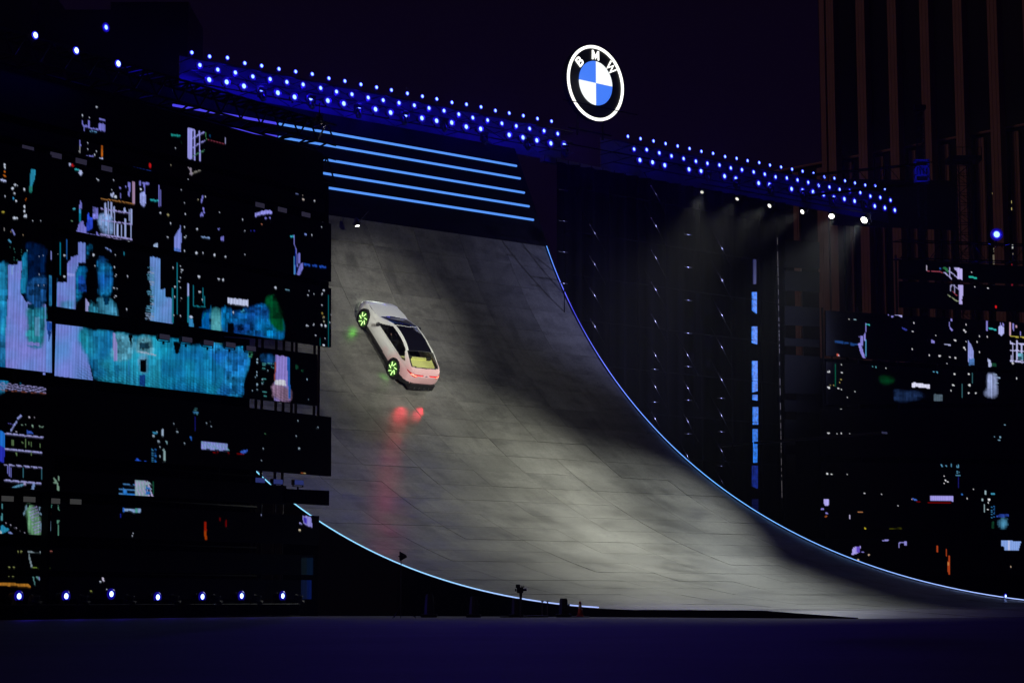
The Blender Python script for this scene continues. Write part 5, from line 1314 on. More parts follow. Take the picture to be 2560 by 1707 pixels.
# ------------------------------------------------------------------ gear on the ground in front of the ramp's near edge
def gp(px, depth): 
    p = at_y(px, 1540, depth); return np.array([p[0], p[1], 0.0])
# shark-fin antenna on a stand
p = gp(1002, 54.5); zt_ = at_y(1002, 1390, 54.5)[2]
an = thing('antenna_stand', p, 'black paddle antenna on a thin pole against the grey ramp at left', 'antenna')
MB().tube((0, 0, 0), (0, 0, zt_ - 0.1), 0.011, 6).build('pole', PLASTIC, an)
m = MB()
for k in range(3): m.tube((0, 0, 0.35), (0.4 * math.cos(k * 2.1), 0.4 * math.sin(k * 2.1), 0.0), 0.01, 5)
m.build('tripod_base', PLASTIC, an)
m = MB(); pts = [(-0.045, 0.11), (-0.035, 0.13), (0.13, 0.04), (0.155, -0.02), (0.13, -0.04), (-0.02, -0.12), (-0.045, -0.1)]
n_ = len(pts)
m.add([(x, -0.02, z + zt_) for x, z in pts] + [(x, 0.02, z + zt_) for x, z in pts], [tuple(range(n_)), tuple(range(2 * n_ - 1, n_ - 1, -1))] + [(i, (i + 1) % n_, n_ + (i + 1) % n_, n_ + i) for i in range(n_)])
m.build('paddle', PLASTIC, an)
MB().box((0.06, -0.022, zt_ + 0.02), (0.05, 0.003, 0.008)).build('slot', GREY, an)
MB().tube((-0.045, 0, zt_), (-0.075, 0, zt_), 0.018, 6).build('connector', PLASTIC, an)

def rain_cover(px, ytop, wt_, wb_, depth, label):
    p = gp(px, depth); zt2 = at_y(px, ytop, depth)[2]; k = depth / FPX
    t = thing('covered_light', p, label, 'covered stage light', 'covered lights at the foot of the ramp')
    a, b = wt_ / 2 * k, wb_ / 2 * k
    m = MB(); m.lathe([(b * 1.02, 0.09), (b, 0.12), (b * 0.97, zt2 * 0.45), (a * 1.08, zt2 * 0.9), (a, zt2 - 0.02), (a * 0.9, zt2)], 8, np.array([[.92, .38, 0], [-.38, .92, 0], [0, 0, 1]]))
    m.build('cover', plain('cover_sheet', (0.02, 0.019, 0.028), 0.5), t)
    MB().box((0, 0, 0.045), (b * 1.5, b * 1.3, 0.043)).build('base_plate', DARK_STEEL, t)
    m = MB(); m.box((b * 1.04, -0.02, zt2 * 0.62), (0.025, 0.03, 0.04)); m.build('handle', PLASTIC, t)
rain_cover(1409, 1495, 19, 25, 56.0, 'tall tapered dark covered light left of the orange and white cone')
rain_cover(1290, 1495, 20, 24, 56.0, 'tapered dark covered light directly below the remote camera')
rain_cover(1184, 1490, 17, 24, 56.2, 'dark covered light third from the right at the ramp foot')
rain_cover(1073, 1484, 18, 26, 56.4, 'leftmost dark covered light in the shadow of the ramp side')

# remote camera on a short post
p = gp(1302, 55.4); zc = at_y(1302, 1475, 55.4)[2]
rc = thing('remote_camera', p, 'black remote camera on a post in front of the grey ramp', 'camera')
MB().tube((0, 0, 0), (0, 0, zc - 0.16), 0.03, 8).build('post', PLASTIC, rc)
MB().box((0.0, 0, zc - 0.14), (0.035, 0.05, 0.07)).build('pan_head', PLASTIC, rc)
m = MB(); m.box((-0.02, 0, zc), (0.085, 0.06, 0.075)); m.box((-0.075, 0, zc + 0.11), (0.06, 0.05, 0.045)); m.box((-0.135, 0, zc + 0.01), (0.02, 0.05, 0.035)); m.build('body', PLASTIC, rc)
MB().tube((0.06, 0, zc + 0.01), (0.155, 0, zc + 0.02), 0.03, 8, r2=0.035).build('lens', PLASTIC, rc)
m = MB(); m.tube((0.03, 0, zc + 0.07), (0.03, 0, zc + 0.13), 0.008, 5); m.tube((0.08, 0, zc + 0.07), (0.08, 0, zc + 0.13), 0.006, 5); m.tube((0.0, 0, zc + 0.09), (0.095, 0, zc + 0.09), 0.008, 5); m.build('top_handle', PLASTIC, rc)
MB().box((0.0, 0.03, zc - 0.21), (0.02, 0.01, 0.02)).build('status_label', glow('label_white', (0.4, 0.4, 0.45), 0.8, False), rc)

# traffic cone
p = gp(1450.5, 55.9)
cn = thing('traffic_cone', p + UP * 0.03, 'small orange and white traffic cone at the foot of the ramp', 'traffic cone')
ORG, CWH = plain('cone_orange', (0.55, 0.07, 0.02), 0.5), plain('cone_white', (0.75, 0.75, 0.78), 0.4)
k = 0.40
MB().box((0, 0, 0.012), (0.10, 0.10, 0.012)).build('foot', ORG, cn)
m = MB(); m.lathe([(0.075, 0.024), (0.052, k * 0.50)], 14); m.build('lower_cone', ORG, cn, True)
m = MB(); m.lathe([(0.0525, k * 0.50), (0.034, k * 0.80)], 14); m.build('white_band', CWH, cn, True)
m = MB(); m.lathe([(0.0335, k * 0.80), (0.026, k * 0.97), (0.020, k), (0.0, k)], 14); m.build('tip', ORG, cn, True)
# low boards and cases under the gear
for i, (x0, x1, d_, h_, lab) in enumerate(((1403, 1472, 56.05, 0.03, 'thin dark board under the cone and covered light'), (1318, 1370, 56.2, 0.05, 'thin dark board between the remote camera and the cone'), (1250, 1318, 56.25, 0.04, 'thin dark board under the remote camera'))):
    a, b = gp(x0, d_), gp(x1, d_)
    t = thing('ground_board', (a + b) / 2, lab, 'board')
    MB().box((0, 0, h_ / 2 - 0.002), ((b - a)[0] / 2, 0.30, h_ / 2)).build('board', DARK_STEEL, t)
for px, lab in ((1356, 'left of two slim cable posts by the cone'), (1369, 'right of two slim cable posts by the cone')):
    p = gp(px, 56.2)
    t = thing('cable_post', p + UP * 0.05, lab, 'post', 'slim posts at the ramp foot')
    MB().tube((0, 0, 0), (0, 0, 0.36), 0.022, 6).build('post', plain('post_blue_grey', (0.06, 0.06, 0.10), 0.5), t)
    MB().box((0.0, -0.01, 0.38), (0.035, 0.03, 0.018)).build('cap', STEEL, t)
# little lamp on the far edge
P = ramp_pt(-3.0, RAMP_W + 0.1, 0.14)
P = at(2514, 1489, ramp_pt(0, RAMP_W + 0.1), D)
place_lamp(P, 'tiny white-blue lamp standing on the far ramp edge at right', None, LAMP_ROT, 0.5, FOOT_L)
# lamp above the ramp's upper left
P = at(893.5, 564.5, ramp_pt(PRO_S[-1], 0) + N * 1.9, N)
tg = ramp_pt(*ramp_hit(935, 815))
t = thing('white_spot', P, 'single white spot above the upper left of the ramp', 'spotlight', None, Vector(tg - P).normalized().to_track_quat('Z', 'Y').to_euler())
link(bpy.data.objects.new('housing', LH), t)
ml = MB(); ml.lathe([(0.098, 0.0), (0.07, 0.018), (0.0, 0.026)], 12); ml.build('lens', WHITE_LENS, t, True)
m = MB(); m.tube((0, 0, -0.1), (0, 0.9, -0.25), 0.02, 5); m.build('arm', DARK_STEEL, t)
blue_spot(P + np.array(Vector(tg - P).normalized()) * 0.12, tg, 2600, 20, 1.0, (0.90, 1.0, 0.86), 0.12, 'white_beam')

# white spot on the right end of the near lattice beam, added to light the car
P = at(800, 300, TP + LN * 0.5, LN)
tg = ramp_pt(*ramp_hit(950, 860))
dv = Vector(tg - P).normalized()
t = thing('white_spot', P, 'added white spot at the right end of the lattice beam over the left wall', 'spotlight', None, dv.to_track_quat('Z', 'Y').to_euler())
link(bpy.data.objects.new('housing', LH), t)
ml = MB(); ml.lathe([(0.098, 0.0), (0.07, 0.018), (0.0, 0.026)], 12); ml.build('lens', WHITE_LENS, t, True)
m = MB(); m.tube((0, 0, -0.1), (0, 0.45, -0.2), 0.02, 5); m.build('arm', DARK_STEEL, t)
blue_spot(P + np.array(dv) * 0.12, tg, 6000, 11, 1.0, (1.0, 0.98, 0.9), 0.12, 'white_beam')

# unseen spot added in front of the ramp at right to light the car
P = np.array([17.0, 34.0, 10.5]); tg = ramp_pt(*ramp_hit(960, 855))
blue_spot(P, tg, 80000, 11, 0.9, (1.0, 0.98, 0.93), 0.15, 'added_car_spot')
P = np.array([18.5, 33.0, 10.5]); tg = ramp_pt(*ramp_hit(1130, 880))
blue_spot(P, tg, 13000, 21, 1.0, (0.97, 1.0, 0.90), 0.3, 'added_ramp_fill')  # unseen soft fill added for the upper ramp
# ------------------------------------------------------------------ the car
def nearest_l(sx):
    return float(np.interp(sx, PRO_X, PRO_S))
CAR_W = 4.48 * SC - 0.22
lr, lf = nearest_l(10.826 * SC) + 0.03, nearest_l(11.689 * SC) + 0.05
pr, pf = ramp_pt(lr, CAR_W), ramp_pt(lf, CAR_W)
F_ = pf - pr; WB = float(np.linalg.norm(F_)); F_ /= WB
L_ = -D
U_ = np.cross(F_, L_); U_ /= np.linalg.norm(U_)
HALF = 0.955
car_o = pr + D * HALF
car = thing('car', car_o, 'white car with pinkish tail, red tail lights and glowing green wheels climbing the ramp', 'car', None, frame(F_, L_, U_))

XR, XF = -0.88, WB + 0.92
def smooth_interp(xs, ys):
    xs = np.array(xs, float); ys = np.array(ys, float)
    d = np.linspace(xs[0] - 0.3, xs[-1] + 0.3, 900)
    y = np.interp(d, xs, ys); w = int(0.22 / (d[1] - d[0])); k = np.hanning(w + 2); k /= k.sum()
    y2 = np.convolve(np.pad(y, w, mode='edge'), k, mode='same')[w:-w]
    return lambda x: np.interp(x, d, y2)
X = lambda f: f            # stations in metres from the rear axle
ztop = smooth_interp([XR, XR + .06, -.62, -.30, .25, .75, 1.15, 1.65, 2.05, 2.45, 2.9, WB + .45, WB + .70, XF], [.84, .97, 1.05, 1.15, 1.35, 1.425, 1.43, 1.38, 1.20, 1.00, .94, .87, .79, .60])
belt = smooth_interp([XR, -.5, 0, .8, 1.6, 2.4, WB, WB + .5, XF], [.86, .95, .97, .94, .90, .88, .85, .77, .58])
hw = smooth_interp([XR, XR + .12, -.5, 0, .8, 1.6, WB - .1, WB + .45, WB + .72, XF], [.60, .80, .90, .955, .945, .94, .955, .90, .79, .60])
cant = smooth_interp([XR, -.6, -.1, .5, 1.2, 1.8, 2.3, 2.7, XF], [.82, .82, .74, .665, .65, .665, .74, .82, .80])   # cant rail half width / hw
sill = smooth_interp([XR, XR + .3, 0.2, WB - .2, WB + .5, XF], [.36, .25, .20, .20, .24, .32])
T1, T2 = 0.42, 0.66
def shell_pt(x, t):
    zt_, zb_, w, zs_ = float(ztop(x)), float(belt(x)), float(hw(x)), float(sill(x))
    zb_ = min(zb_, zt_ - 0.035)
    yc = w * float(cant(x)); zc = zb_ + (zt_ - zb_) * 0.86; yb = w * 0.955
    if t <= T1:
        a = t / T1
        return np.array([x, w * (0.93 + 0.07 * math.sin(math.pi * min(1, a * 1.15)) ** 0.8 * 1.0 - 0.035 * max(0, a - .85) / .15), zs_ + (zb_ - zs_) * a])
    if t <= T2:
        b = (t - T1) / (T2 - T1); y1 = w * (0.93 + 0.07 * math.sin(math.pi * 1.0) ** 0.8 - 0.035)
        bul = 0.035 * math.sin(math.pi * b)
        y1 = shell_pt(x, T1)[1]
        return np.array([x, y1 + (yc - y1) * b + bul * (zt_ - zb_), zb_ + (zc - zb_) * (math.sin(b * math.pi / 2) * .35 + b * .65)])
    c = (t - T2) / (1 - T2)
    return np.array([x, yc * (1 - c), zc + (zt_ - zc) * math.sin(c * math.pi / 2)])

NX, NT = 170, 64
xs = np.unique(np.concatenate([np.linspace(XR, XR + .25, 24), np.linspace(XR + .25, XF - .2, NX - 44), np.linspace(XF - .2, XF, 20)]))
tsv = np.unique(np.concatenate([np.linspace(0, T1, 26), np.linspace(T1, T2, 18), np.linspace(T2, 1, 22)]))
full_t = np.concatenate([tsv, 2 - tsv[::-1][1:]])
grid = np.zeros((len(xs), len(full_t), 3))
for i, x in enumerate(xs):
    half = np.array([shell_pt(x, t) for t in tsv])
    mir = half[::-1][1:] * np.array([1, -1, 1])
    grid[i] = np.concatenate([half, mir])
ni, nj = grid.shape[:2]
# surface normals for lifted pieces
gu = np.gradient(grid, axis=0); gv = np.gradient(grid, axis=1)
nrm = np.cross(gv, gu); nrm /= np.linalg.norm(nrm, axis=2, keepdims=True) + 1e-9
if nrm[ni // 2, nj // 2, 2] < 0: nrm = -nrm
cen = (grid[:-1, :-1] + grid[1:, :-1] + grid[1:, 1:] + grid[:-1, 1:]) / 4
tt_ = np.minimum(full_t, 2 - full_t); tm = (tt_[:-1] + tt_[1:]) / 2
TM = np.broadcast_to(tm, cen.shape[:2]); CX, CY, CZ = cen[..., 0], cen[..., 1], cen[..., 2]

RWH = 0.385
arch = ((CX ** 2 + (CZ - RWH) ** 2) < 0.43 ** 2) | (((CX - WB) ** 2 + (CZ - RWH) ** 2) < 0.43 ** 2)
arch &= (np.abs(CY) > 0.6) & (TM < T1)
b_ = (TM - T1) / (T2 - T1)
# side glass: long, pointed towards the tail, raked towards the bonnet
side = (b_ > 0.02) & (b_ < 0.88) & (CX > -0.26 + np.abs(b_ - 0.25) * 0.70) & (CX < 2.24 - b_ * 0.84)
topc = (TM - T2) / (1 - T2)
yy_ = np.abs(CY)
wind = (topc > 0.10) & (CX > 1.62 - 0.16 * (1 - yy_ / .7)) & (CX < 2.42 + 0.12 * (1 - yy_ / .8) - 0.0) & (CX < 2.52)
roof = (topc > 0.16) & (CX <= 1.58 - 0.16 * (1 - yy_ / .7)) & (CX > 0.13)
rearw = (topc > 0.12) & (CX <= 0.095) & (CX > -0.56 - 0.05 * (1 - yy_ / .7))
rear_frame = (topc > 0.07) & (CX <= 0.13) & (CX > -0.60 - 0.05 * (1 - yy_ / .7)) & ~rearw
low = (CZ < 0.39 + 0.10 * (CX < -.35)) & ~arch  # black cladding, raised to take in the shade under the body too
glass_any = side | wind | roof | rearw | rear_frame
body = ~(arch | glass_any | low)
def part(mask, name, mat, off=0.0, parent=car, thick=0.0):
    ii, jj = np.nonzero(mask)
    if not len(ii): return None
    P = grid + nrm * off
    ids = -np.ones((ni, nj), int)
    quads = np.stack([np.stack([ii, jj], 1), np.stack([ii + 1, jj], 1), np.stack([ii + 1, jj + 1], 1), np.stack([ii, jj + 1], 1)], 1)
    flat = quads.reshape(-1, 2); key = flat[:, 0] * nj + flat[:, 1]
    u, inv = np.unique(key, return_inverse=True)
    v = P.reshape(-1, 3)[u]
    m = MB(); m.v = [tuple(q) for q in v]; m.f = [tuple(q) for q in inv.reshape(-1, 4)]
    return m.build(name, mat, parent, True)

def car_paint():
    m, nt, b = new_mat('car_paint')
    tc = nt.nodes.new('ShaderNodeTexCoord'); sp_ = nt.nodes.new('ShaderNodeSeparateXYZ'); nt.links.new(tc.outputs['Object'], sp_.inputs[0])
    nz = nt.nodes.new('ShaderNodeTexNoise'); nz.inputs['Scale'].default_value = 2.2; nz.inputs['Detail'].default_value = 3
    nt.links.new(tc.outputs['Object'], nz.inputs['Vector'])
    # the skin turns from white to pink towards the tail and the lower flank
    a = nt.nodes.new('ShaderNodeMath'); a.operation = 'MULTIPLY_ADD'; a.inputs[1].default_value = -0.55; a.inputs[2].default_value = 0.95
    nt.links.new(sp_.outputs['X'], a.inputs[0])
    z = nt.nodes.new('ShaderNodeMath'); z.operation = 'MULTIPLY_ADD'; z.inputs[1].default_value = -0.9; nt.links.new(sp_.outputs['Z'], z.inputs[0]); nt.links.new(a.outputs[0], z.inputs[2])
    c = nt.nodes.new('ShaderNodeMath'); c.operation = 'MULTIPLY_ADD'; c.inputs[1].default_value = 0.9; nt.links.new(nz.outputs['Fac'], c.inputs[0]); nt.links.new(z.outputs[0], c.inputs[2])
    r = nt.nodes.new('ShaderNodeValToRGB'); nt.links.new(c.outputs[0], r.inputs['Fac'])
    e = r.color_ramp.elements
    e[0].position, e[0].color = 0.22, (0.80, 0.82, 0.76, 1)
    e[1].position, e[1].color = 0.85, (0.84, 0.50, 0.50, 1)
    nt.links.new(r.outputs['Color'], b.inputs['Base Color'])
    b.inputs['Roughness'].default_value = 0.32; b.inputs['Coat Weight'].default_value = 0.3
    return m
PAINT = car_paint()
def glass_mat(name, tint, a):
    m = bpy.data.materials.new(name); m.use_nodes = True; nt = m.node_tree; nt.nodes.clear()
    o = nt.nodes.new('ShaderNodeOutputMaterial'); mx = nt.nodes.new('ShaderNodeMixShader'); t = nt.nodes.new('ShaderNodeBsdfTransparent'); g_ = nt.nodes.new('ShaderNodeBsdfPrincipled')
    t.inputs['Color'].default_value = (*tint, 1); g_.inputs['Base Color'].default_value = (0.006, 0.006, 0.008, 1); g_.inputs['Roughness'].default_value = 0.06
    mx.inputs['Fac'].default_value = a
    nt.links.new(t.outputs[0], mx.inputs[1]); nt.links.new(g_.outputs[0], mx.inputs[2]); nt.links.new(mx.outputs[0], o.inputs['Surface'])
    return m
GL = glass_mat('car_side_glass', (0.75, 0.78, 0.78), 0.30)
GR = glass_mat('car_rear_glass', (0.95, 0.96, 0.85), 0.12)
GD = plain('car_roof_glass', (0.006, 0.006, 0.012), 0.08)
TRIM = plain('car_black_trim', (0.012, 0.012, 0.014), 0.4)
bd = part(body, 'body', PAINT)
part(low, 'trim_and_shade', TRIM)
part(wind, 'windscreen', GD, -0.004)
part(roof, 'roof_glass', GD, -0.004)
part(rearw, 'rear_window', GR, -0.004)
part(rear_frame, 'rear_window_seal', TRIM, -0.002)
part(side & (CY > 0), 'side_window', GL, -0.006)
part(side & (CY < 0), 'side_window', GL, -0.006)
# tail and nose skins
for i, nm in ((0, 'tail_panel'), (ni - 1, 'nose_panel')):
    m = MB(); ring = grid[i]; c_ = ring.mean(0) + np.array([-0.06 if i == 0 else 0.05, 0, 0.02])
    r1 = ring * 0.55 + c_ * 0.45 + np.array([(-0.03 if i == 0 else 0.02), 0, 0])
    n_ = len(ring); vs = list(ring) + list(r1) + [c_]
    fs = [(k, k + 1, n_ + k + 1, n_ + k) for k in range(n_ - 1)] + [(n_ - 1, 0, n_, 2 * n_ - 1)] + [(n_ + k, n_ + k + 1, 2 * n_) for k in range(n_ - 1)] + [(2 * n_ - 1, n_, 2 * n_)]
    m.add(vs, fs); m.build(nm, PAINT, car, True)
# surfaces for pieces laid on the skin
allq = [(i * nj + j, (i + 1) * nj + j, (i + 1) * nj + j + 1, i * nj + j + 1) for i in range(ni - 1) for j in range(nj - 1)]
gv_ = [tuple(p) for p in grid.reshape(-1, 3)]
r0 = grid[0]; cidx = len(gv_); gv_.append(tuple(r0.mean(0) + np.array([-0.06, 0, 0.02])))
allq2 = [(q[0], q[1], q[2]) for q in allq] + [(q[0], q[2], q[3]) for q in allq] + [(j, j + 1, cidx) for j in range(nj - 1)] + [(nj - 1, 0, cidx)]
BVH = BVHTree.FromPolygons(gv_, allq2)
def cast(o, d):
    h = BVH.ray_cast(Vector(o), Vector(d))
    return (np.array(h[0]), np.array(h[1])) if h[0] is not None else (None, None)
def ribbon(rows_, d, off, name, mat, parent=car, thick=0.012):
    """rows_: grid of points seen along direction d, dropped on the skin"""
    pts = []
    for r_ in rows_:
        q = []
        for p in r_:
            h, n = cast(np.asarray(p, float) - np.asarray(d) * 3, d)
            if h is None: h = np.asarray(p, float)
            q.append(h - np.asarray(d) * off)
        pts.append(q)
    a, b = len(pts), len(pts[0]); m = MB()
    vs = [p for r_ in pts for p in r_] + [p + np.asarray(d) * (thick + off) for r_ in pts for p in r_]
    k = a * b
    fs = [(i * b + j, i * b + j + 1, (i + 1) * b + j + 1, (i + 1) * b + j) for i in range(a - 1) for j in range(b - 1)]
    ring = [j for j in range(b)] + [i * b + b - 1 for i in range(1, a)] + [(a - 1) * b + j for j in range(b - 2, -1, -1)] + [i * b for i in range(a - 2, 0, -1)]
    fs += [(ring[i], k + ring[i], k + ring[(i + 1) % len(ring)], ring[(i + 1) % len(ring)]) for i in range(len(ring))]
    m.add(vs, fs)
    return m.build(name, mat, parent, True)
TAIL = glow('tail_red', (1.0, 0.012, 0.018), 1.5, base=(0.2, 0, 0)); TAILB = glow('tail_red_bright', (1.0, 0.28, 0.16), 3.0)
TAILD = glow('tail_red_dark', (0.42, 0.003, 0.006), 1.0, base=(0.05, 0.0, 0.0))
for sy in (1, -1):
    ys_ = np.linspace(0.14, 0.80, 16)
    rows_ = [[(-1.2, sy * y, 0.885 - 0.105 * k * min(1, (0.87 - y) / .25) + 0.015 * (y > .5) * (y - .5)) for y in ys_] for k in (0, 0.5, 1)]
    tl = ribbon(rows_, (1, 0, 0), 0.010, 'tail_light', TAILD)
    rows_ = [[(-1.2, sy * y, 0.866 - 0.055 * k) for y in np.linspace(0.18, 0.70, 10)] for k in (0, 1)]
    ribbon(rows_, (1, 0, 0), 0.016, 'light_bar', TAIL, tl)
    rows_ = [[(-1.2, sy * y, 0.855 - 0.030 * k) for y in np.linspace(0.48, 0.70, 6)] for k in (0, 1)]
    ribbon(rows_, (1, 0, 0), 0.022, 'bright_bar', TAILB, tl)
# emblem between the tail lights: small round badge
h, n = cast((-3, 0, 0.835), (1, 0, 0))
bax = np.array([[0, -1, 0], [0, 0, 1], [-1, 0, 0.0]])
m = MB(); m.lathe([(0.052, 0.0), (0.052, 0.014), (0.0, 0.015)], 16, bax, h); bg = m.build('badge', plain('badge_dark', (0.02, 0.03, 0.05), 0.3), car)
for a0, mt in ((0, plain('badge_white', (0.8, 0.8, 0.8), 0.3)), (90, plain('badge_blue', (0.03, 0.12, 0.5), 0.3))):
    for a1 in (a0, a0 + 180):
        m = MB(); pts = [h + bax[2] * 0.018] + [h + bax[2] * 0.018 + 0.034 * (math.cos(t) * bax[0] + math.sin(t) * bax[1]) for t in np.linspace(math.radians(a1), math.radians(a1 + 90), 6)]
        m.add(pts, [tuple(range(len(pts)))]); m.build('quarter', mt, bg)
# bumper recess, diffuser, plate field
rows_ = [[(-1.2, y, 0.66 - 0.055 * k) for y in np.linspace(-0.26, 0.26, 8)] for k in (0, 1)]
ribbon(rows_, (1, 0, 0), 0.004, 'plate_panel', plain('plate_pale', (0.62, 0.55, 0.55), 0.4))
m = MB()
m.box((XR + 0.06, 0, 0.36), (0.17, 0.60, 0.135)); m.build('diffuser', TRIM, car)
for y in (-0.35, -0.12, 0.12, 0.35): MB().box((XR - 0.125, y, 0.30), (0.025, 0.012, 0.06)).build('diffuser_fin', plain('fin_grey', (0.06, 0.06, 0.065), 0.4), car)
ribbon([[(-1.2, y, 0.515 - 0.02 * k) for y in np.linspace(-0.60, 0.60, 12)] for k in (0, 1)], (1, 0, 0), 0.006, 'diffuser_lip', plain('lip_grey', (0.10, 0.10, 0.11), 0.4))
# bonnet shut lines and door handles, mirror pods
for sy in (1, -1):
    rows_ = [[(x + dx, sy * y, 2.0) for x, y in ((2.72, 0.765), (2.95, 0.755), (3.2, 0.725), (3.42, 0.68))] for dx in (0, 0.0)]
    rows_ = [[(x, sy * (y + k * 0.022), 2.0) for x, y in ((2.66, 0.775), (2.95, 0.76), (3.2, 0.73), (3.45, 0.67))] for k in (0, 1)]
    ribbon(rows_, (0, 0, -1), 0.003, 'bonnet_gap', TRIM, car, 0.004)
    m = MB(); m.lathe([(0.0, -0.10), (0.055, -0.08), (0.075, 0.0), (0.06, 0.07), (0.0, 0.085)], 10, np.array([[1, 0, 0], [0, 0, 1], [0, 1, 0.0]]), (1.93, sy * 1.02, 0.985))
    mp = m.build('wing_mirror', TRIM, car, True)
    MB().tube((1.98, sy * 0.88, 0.94), (1.95, sy * 0.98, 0.97), 0.02, 6).build('mirror_arm', TRIM, mp)
# wheels
RIM = plain('rim_dark_green', (0.02, 0.05, 0.015), 0.35); TYRE = plain('tyre', (0.012, 0.012, 0.012), 0.8)
WBAR = glow('wheel_bar', (0.55, 1.0, 0.30), 1.7, base=(0.3, 0.4, 0.2)); WDISC = glow('wheel_disc', (0.03, 0.11, 0.008), 0.7, False, (0.02, 0.05, 0.015))
for x in (0.0, WB):
    for sy in (1, -1):
        yo = sy * (HALF - 0.005)
        o = thing('wheel', (x, yo, RWH), None, None); o.parent = car
        ax_ = np.array([[1, 0, 0], [0, 0, 1], [0, sy, 0.0]])
        m = MB(); m.lathe([(0.27, -0.24), (0.36, -0.245), (RWH, -0.21), (RWH, -0.05), (0.37, -0.012), (0.312, -0.008), (0.305, -0.03)], 28, ax_, cap=False); m.build('tyre', TYRE, o, True)
        m = MB(); m.lathe([(0.305, -0.030), (0.26, -0.022), (0.05, -0.012), (0.0, -0.010)], 28, ax_); m.build('rim', WDISC, o, True)
        bar = MB()
        for k in range(7):
            a = 2 * math.pi * k / 7 + 0.3
            r0_, r1_ = 0.11, 0.27
            c0 = np.array([math.cos(a) * r0_, math.sin(a) * r0_]); c1_ = np.array([math.cos(a + 0.42 * sy) * r1_, math.sin(a + 0.42 * sy) * r1_])
            d_ = (c1_ - c0) / np.linalg.norm(c1_ - c0); n_ = np.array([-d_[1], d_[0]]) * 0.0135
            vs = [np.array([q[0], sy * z, q[1]]) for z in (0.008, -0.016) for q in (c0 + n_, c1_ + n_, c1_ - n_, c0 - n_)]
            bar.hexa(vs)
        bar.build('light_bars', WBAR, o)
        m = MB(); m.lathe([(0.03, -0.02), (0.03, 0.0), (0.0, 0.002)], 10, ax_); m.build('hub_cap', GREY, o)
        # dark liner inside the wheel arch
        m = MB(); m.lathe([(0.425, -0.30), (0.425, -0.02)], 24, ax_, (x, yo, RWH)); m.f = m.f[:24]; m.build('arch_liner', TRIM, car)
m = MB(); m.box((WB / 2, 0, 0.24), (WB / 2 + 0.55, 0.60, 0.05)); m.build('underbody', TRIM, car)
# cabin
FAB, YEL = plain('seat_dark', (0.03, 0.03, 0.032), 0.8), plain('cabin_yellow', (0.86, 0.88, 0.36), 0.7)
m = MB(); m.box((1.1, 0, 0.36), (1.25, 0.68, 0.03)); m.build('cabin_floor', FAB, car)
m = MB(); m.box((2.12, 0, 0.80), (0.16, 0.70, 0.09)); m.build('dashboard', FAB, car)
def seat(x, y, mat):
    o = MB(); o.hexa([(x + .26, y - .24, .58), (x + .26, y - .24, .42), (x - .26, y - .24, .42), (x - .26, y - .24, .52), (x + .26, y + .24, .58), (x + .26, y + .24, .42), (x - .26, y + .24, .42), (x - .26, y + .24, .52)])
    o.hexa([(x - .16, y - .22, .55), (x - .30, y - .22, .55), (x - .46, y - .20, 1.12), (x - .36, y - .20, 1.12), (x - .16, y + .22, .55), (x - .30, y + .22, .55), (x - .46, y + .20, 1.12), (x - .36, y + .20, 1.12)])
    o.box((x - .42, y, 1.19), (.05, .13, .06))
    return o.build('seat', mat, car)
seat(1.30, 0.37, FAB); seat(1.30, -0.37, FAB)
m = MB(); m.hexa([(.62, -.6, .56), (.62, -.6, .42), (.15, -.6, .42), (.15, -.6, .52), (.62, .6, .56), (.62, .6, .42), (.15, .6, .42), (.15, .6, .52)]); m.hexa([(.25, -.6, .5), (.12, -.6, .5), (-.05, -.58, 1.04), (.05, -.58, 1.04), (.25, .6, .5), (.12, .6, .5), (-.05, .58, 1.04), (.05, .58, 1.04)]); m.build('rear_bench', YEL, car)
m = MB(); m.hexa([(.0, -.66, .985), (.0, -.66, .95), (-.62, -.6, .90), (-.62, -.6, .935), (.0, .66, .985), (.0, .66, .95), (-.62, .6, .90), (-.62, .6, .935)]); m.build('rear_shelf', YEL, car)
m = MB(); m.box((-0.02, 0.50, 1.05), (0.05, 0.08, 0.06)); m.box((-0.02, -0.46, 1.05), (0.05, 0.10, 0.06)); m.build('rear_headrest', FAB, car)
m = MB(); m.lathe([(0.165, -0.012), (0.185, 0.0), (0.165, 0.012), (0.15, 0.0)], 18, np.array([[0, 1, 0], [.4, 0, .92], [.92, 0, -.4]]), (1.86, 0.37, 0.84)); m.build('steering_wheel', TRIM, car)

# ------------------------------------------------------------------ the driver, hardly seen behind the side glass
def to_car(p): return car_o + F_ * p[0] + L_ * p[1] + U_ * p[2]
def skin_body(joints, edges, root, name, mat, parent, sub=1):
    me = bpy.data.meshes.new(name); me.from_pydata([j[0] for j in joints], edges, [])
    me.materials.append(mat)
    o = link(bpy.data.objects.new(name, me), parent)
    md = o.modifiers.new('skin', 'SKIN')
    sv = me.skin_vertices[0].data if me.skin_vertices else None
    if sv is None:
        bm = bmesh.new(); bm.from_mesh(me); bm.verts.layers.skin.verify(); bm.to_mesh(me); bm.free(); sv = me.skin_vertices[0].data
    for i, j in enumerate(joints):
        sv[i].radius = (j[1], j[1]); sv[i].use_root = (i == root)
    md.use_smooth_shade = True
    sb = o.modifiers.new('sub', 'SUBSURF'); sb.levels = sb.render_levels = sub
    return o
dr = thing('person', to_car((1.12, 0.37, 0.55)), 'driver in dark clothes at the wheel, seen through the side window', 'person', None, frame(F_, L_, U_))
CLOTH_D, SKIN_C, HAIR = plain('driver_cloth', (0.02, 0.02, 0.025), 0.8), plain('skin', (0.42, 0.24, 0.18), 0.5), plain('hair', (0.015, 0.012, 0.01), 0.6)
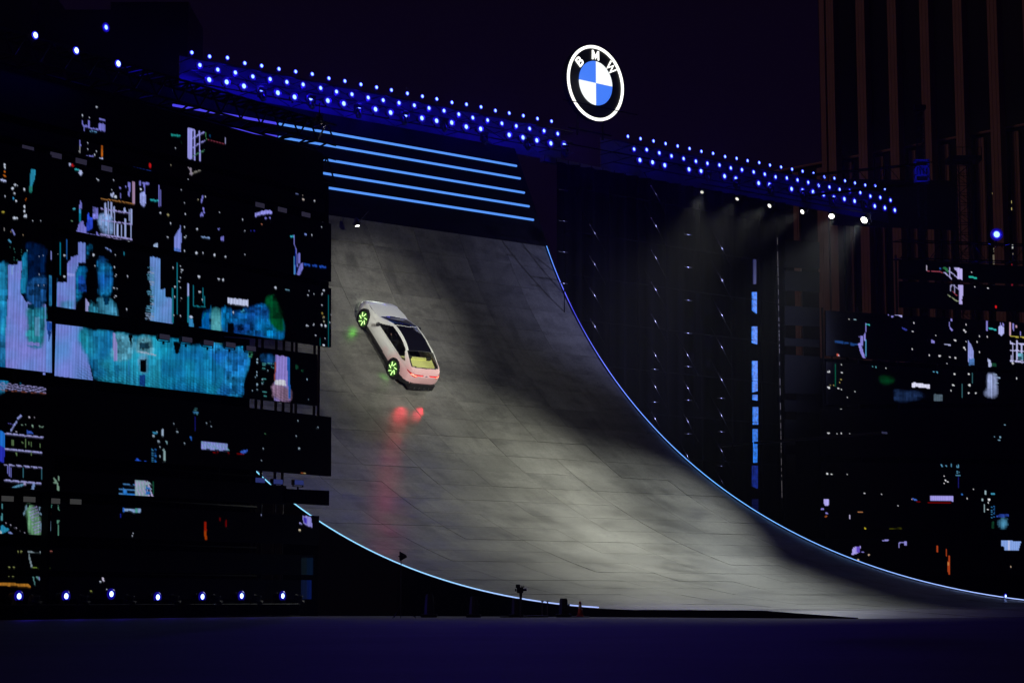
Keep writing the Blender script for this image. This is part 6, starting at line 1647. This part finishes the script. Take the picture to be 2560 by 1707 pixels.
J = [((0, 0, 0.02), .13), ((-.08, 0, .22), .14), ((-.15, 0, .42), .15), ((-.17, 0, .53), .06), ((-.16, .18, .47), .065), ((.08, .24, .26), .048), ((.36, .14, .30), .036), ((-.16, -.18, .47), .065), ((.08, -.24, .26), .048), ((.36, -.14, .30), .036),
     ((.03, .10, .02), .095), ((.45, .12, .10), .07), ((.70, .12, -.12), .05), ((.03, -.10, .02), .095), ((.45, -.12, .10), .07), ((.70, -.12, -.12), .05)]
E_ = [(0, 1), (1, 2), (2, 3), (2, 4), (4, 5), (5, 6), (2, 7), (7, 8), (8, 9), (0, 10), (10, 11), (11, 12), (0, 13), (13, 14), (14, 15)]
skin_body(J, E_, 0, 'body', CLOTH_D, dr)
m = MB(); m.lathe([(0.0, -.12), (.045, -.115), (.075, -.06), (.082, .02), (.07, .085), (.0, .115)], 12, np.array([[1, 0, 0], [0, .92, 0], [0, 0, 1.0]]), (-.15, 0, .66)); hd_ = m.build('head', SKIN_C, dr, True)
m = MB(); m.lathe([(.086, .01), (.088, .05), (.07, .105), (.0, .128)], 12, np.array([[1, 0, 0], [0, .95, 0], [0, 0, 1.0]]), (-.16, 0, .66)); m.build('hair', HAIR, dr, True)
m = MB(); m.tube((-.075, 0, .67), (-.05, 0, .635), .01, 5, r2=.016); m.build('nose', SKIN_C, hd_)
for sy in (1, -1):
    m = MB(); m.lathe([(0, -.02), (.022, 0), (0, .02)], 8, None, (-.15, sy * .08, .655)); m.build('ear', SKIN_C, hd_)
    hj = [((.36, sy * .14, .30), .034), ((.42, sy * .13, .31), .03)]; he = [(0, 1)]
    for k in range(4):
        b0 = len(hj); hj += [((.46, sy * (.115 + .012), .33 - k * .017), .009), ((.50, sy * .115, .33 - k * .017), .008), ((.50, sy * .095, .33 - k * .017), .007)]
        he += [(1, b0), (b0, b0 + 1), (b0 + 1, b0 + 2)]
    b0 = len(hj); hj += [((.43, sy * .10, .335), .009), ((.46, sy * .088, .345), .008)]; he += [(1, b0), (b0, b0 + 1)]
    skin_body(hj, he, 0, 'hand', SKIN_C, dr)

# added spots imitating the patches wheels and tail lamps reflect on the boards
for x, q in ((0.0, (960, 942)), (WB, (882, 826))):
    P = to_car((x - 0.05, HALF + 0.10, RWH))
    blue_spot(P, ramp_pt(*ramp_hit(*q)), 7.5, 70, 1.0, (0.14, 1.0, 0.03), 0.10, 'added_wheel_spot')
for sy, q, en, sz_ in ((0.45, (994, 1030), 75, 15), (-0.45, (1046, 1032), 75, 15), (0.3, (985, 1060), 30, 30), (0.35, (975, 1165), 22, 12), (0.3, (983, 1275), 34, 11)):
    P = to_car((XR - 0.16, sy, 0.60))
    blue_spot(P, ramp_pt(*ramp_hit(*q)), en, sz_, 1.0, (1.0, 0.015, 0.05), 0.03, 'added_tail_spot')

# ------------------------------------------------------------------ the air
hz = MB()
x0, x1, y0, y1, z0, z1 = -260, 260, -20, 330, -1.0, 110
hz.box(((x0 + x1) / 2, (y0 + y1) / 2, (z0 + z1) / 2), ((x1 - x0) / 2, (y1 - y0) / 2, (z1 - z0) / 2))
hm = bpy.data.materials.new('haze_air'); hm.use_nodes = True; nt = hm.node_tree; nt.nodes.clear()
o_ = nt.nodes.new('ShaderNodeOutputMaterial'); pv = nt.nodes.new('ShaderNodeVolumePrincipled')
pv.inputs['Color'].default_value = (0.92, 0.94, 1.0, 1); pv.inputs['Density'].default_value = HAZE_DENSITY; pv.inputs['Anisotropy'].default_value = 0.6
nt.links.new(pv.outputs[0], o_.inputs['Volume'])
if HAZE_DENSITY > 0:
    ho = hz.build('haze', hm); tag(ho, kind='stuff')
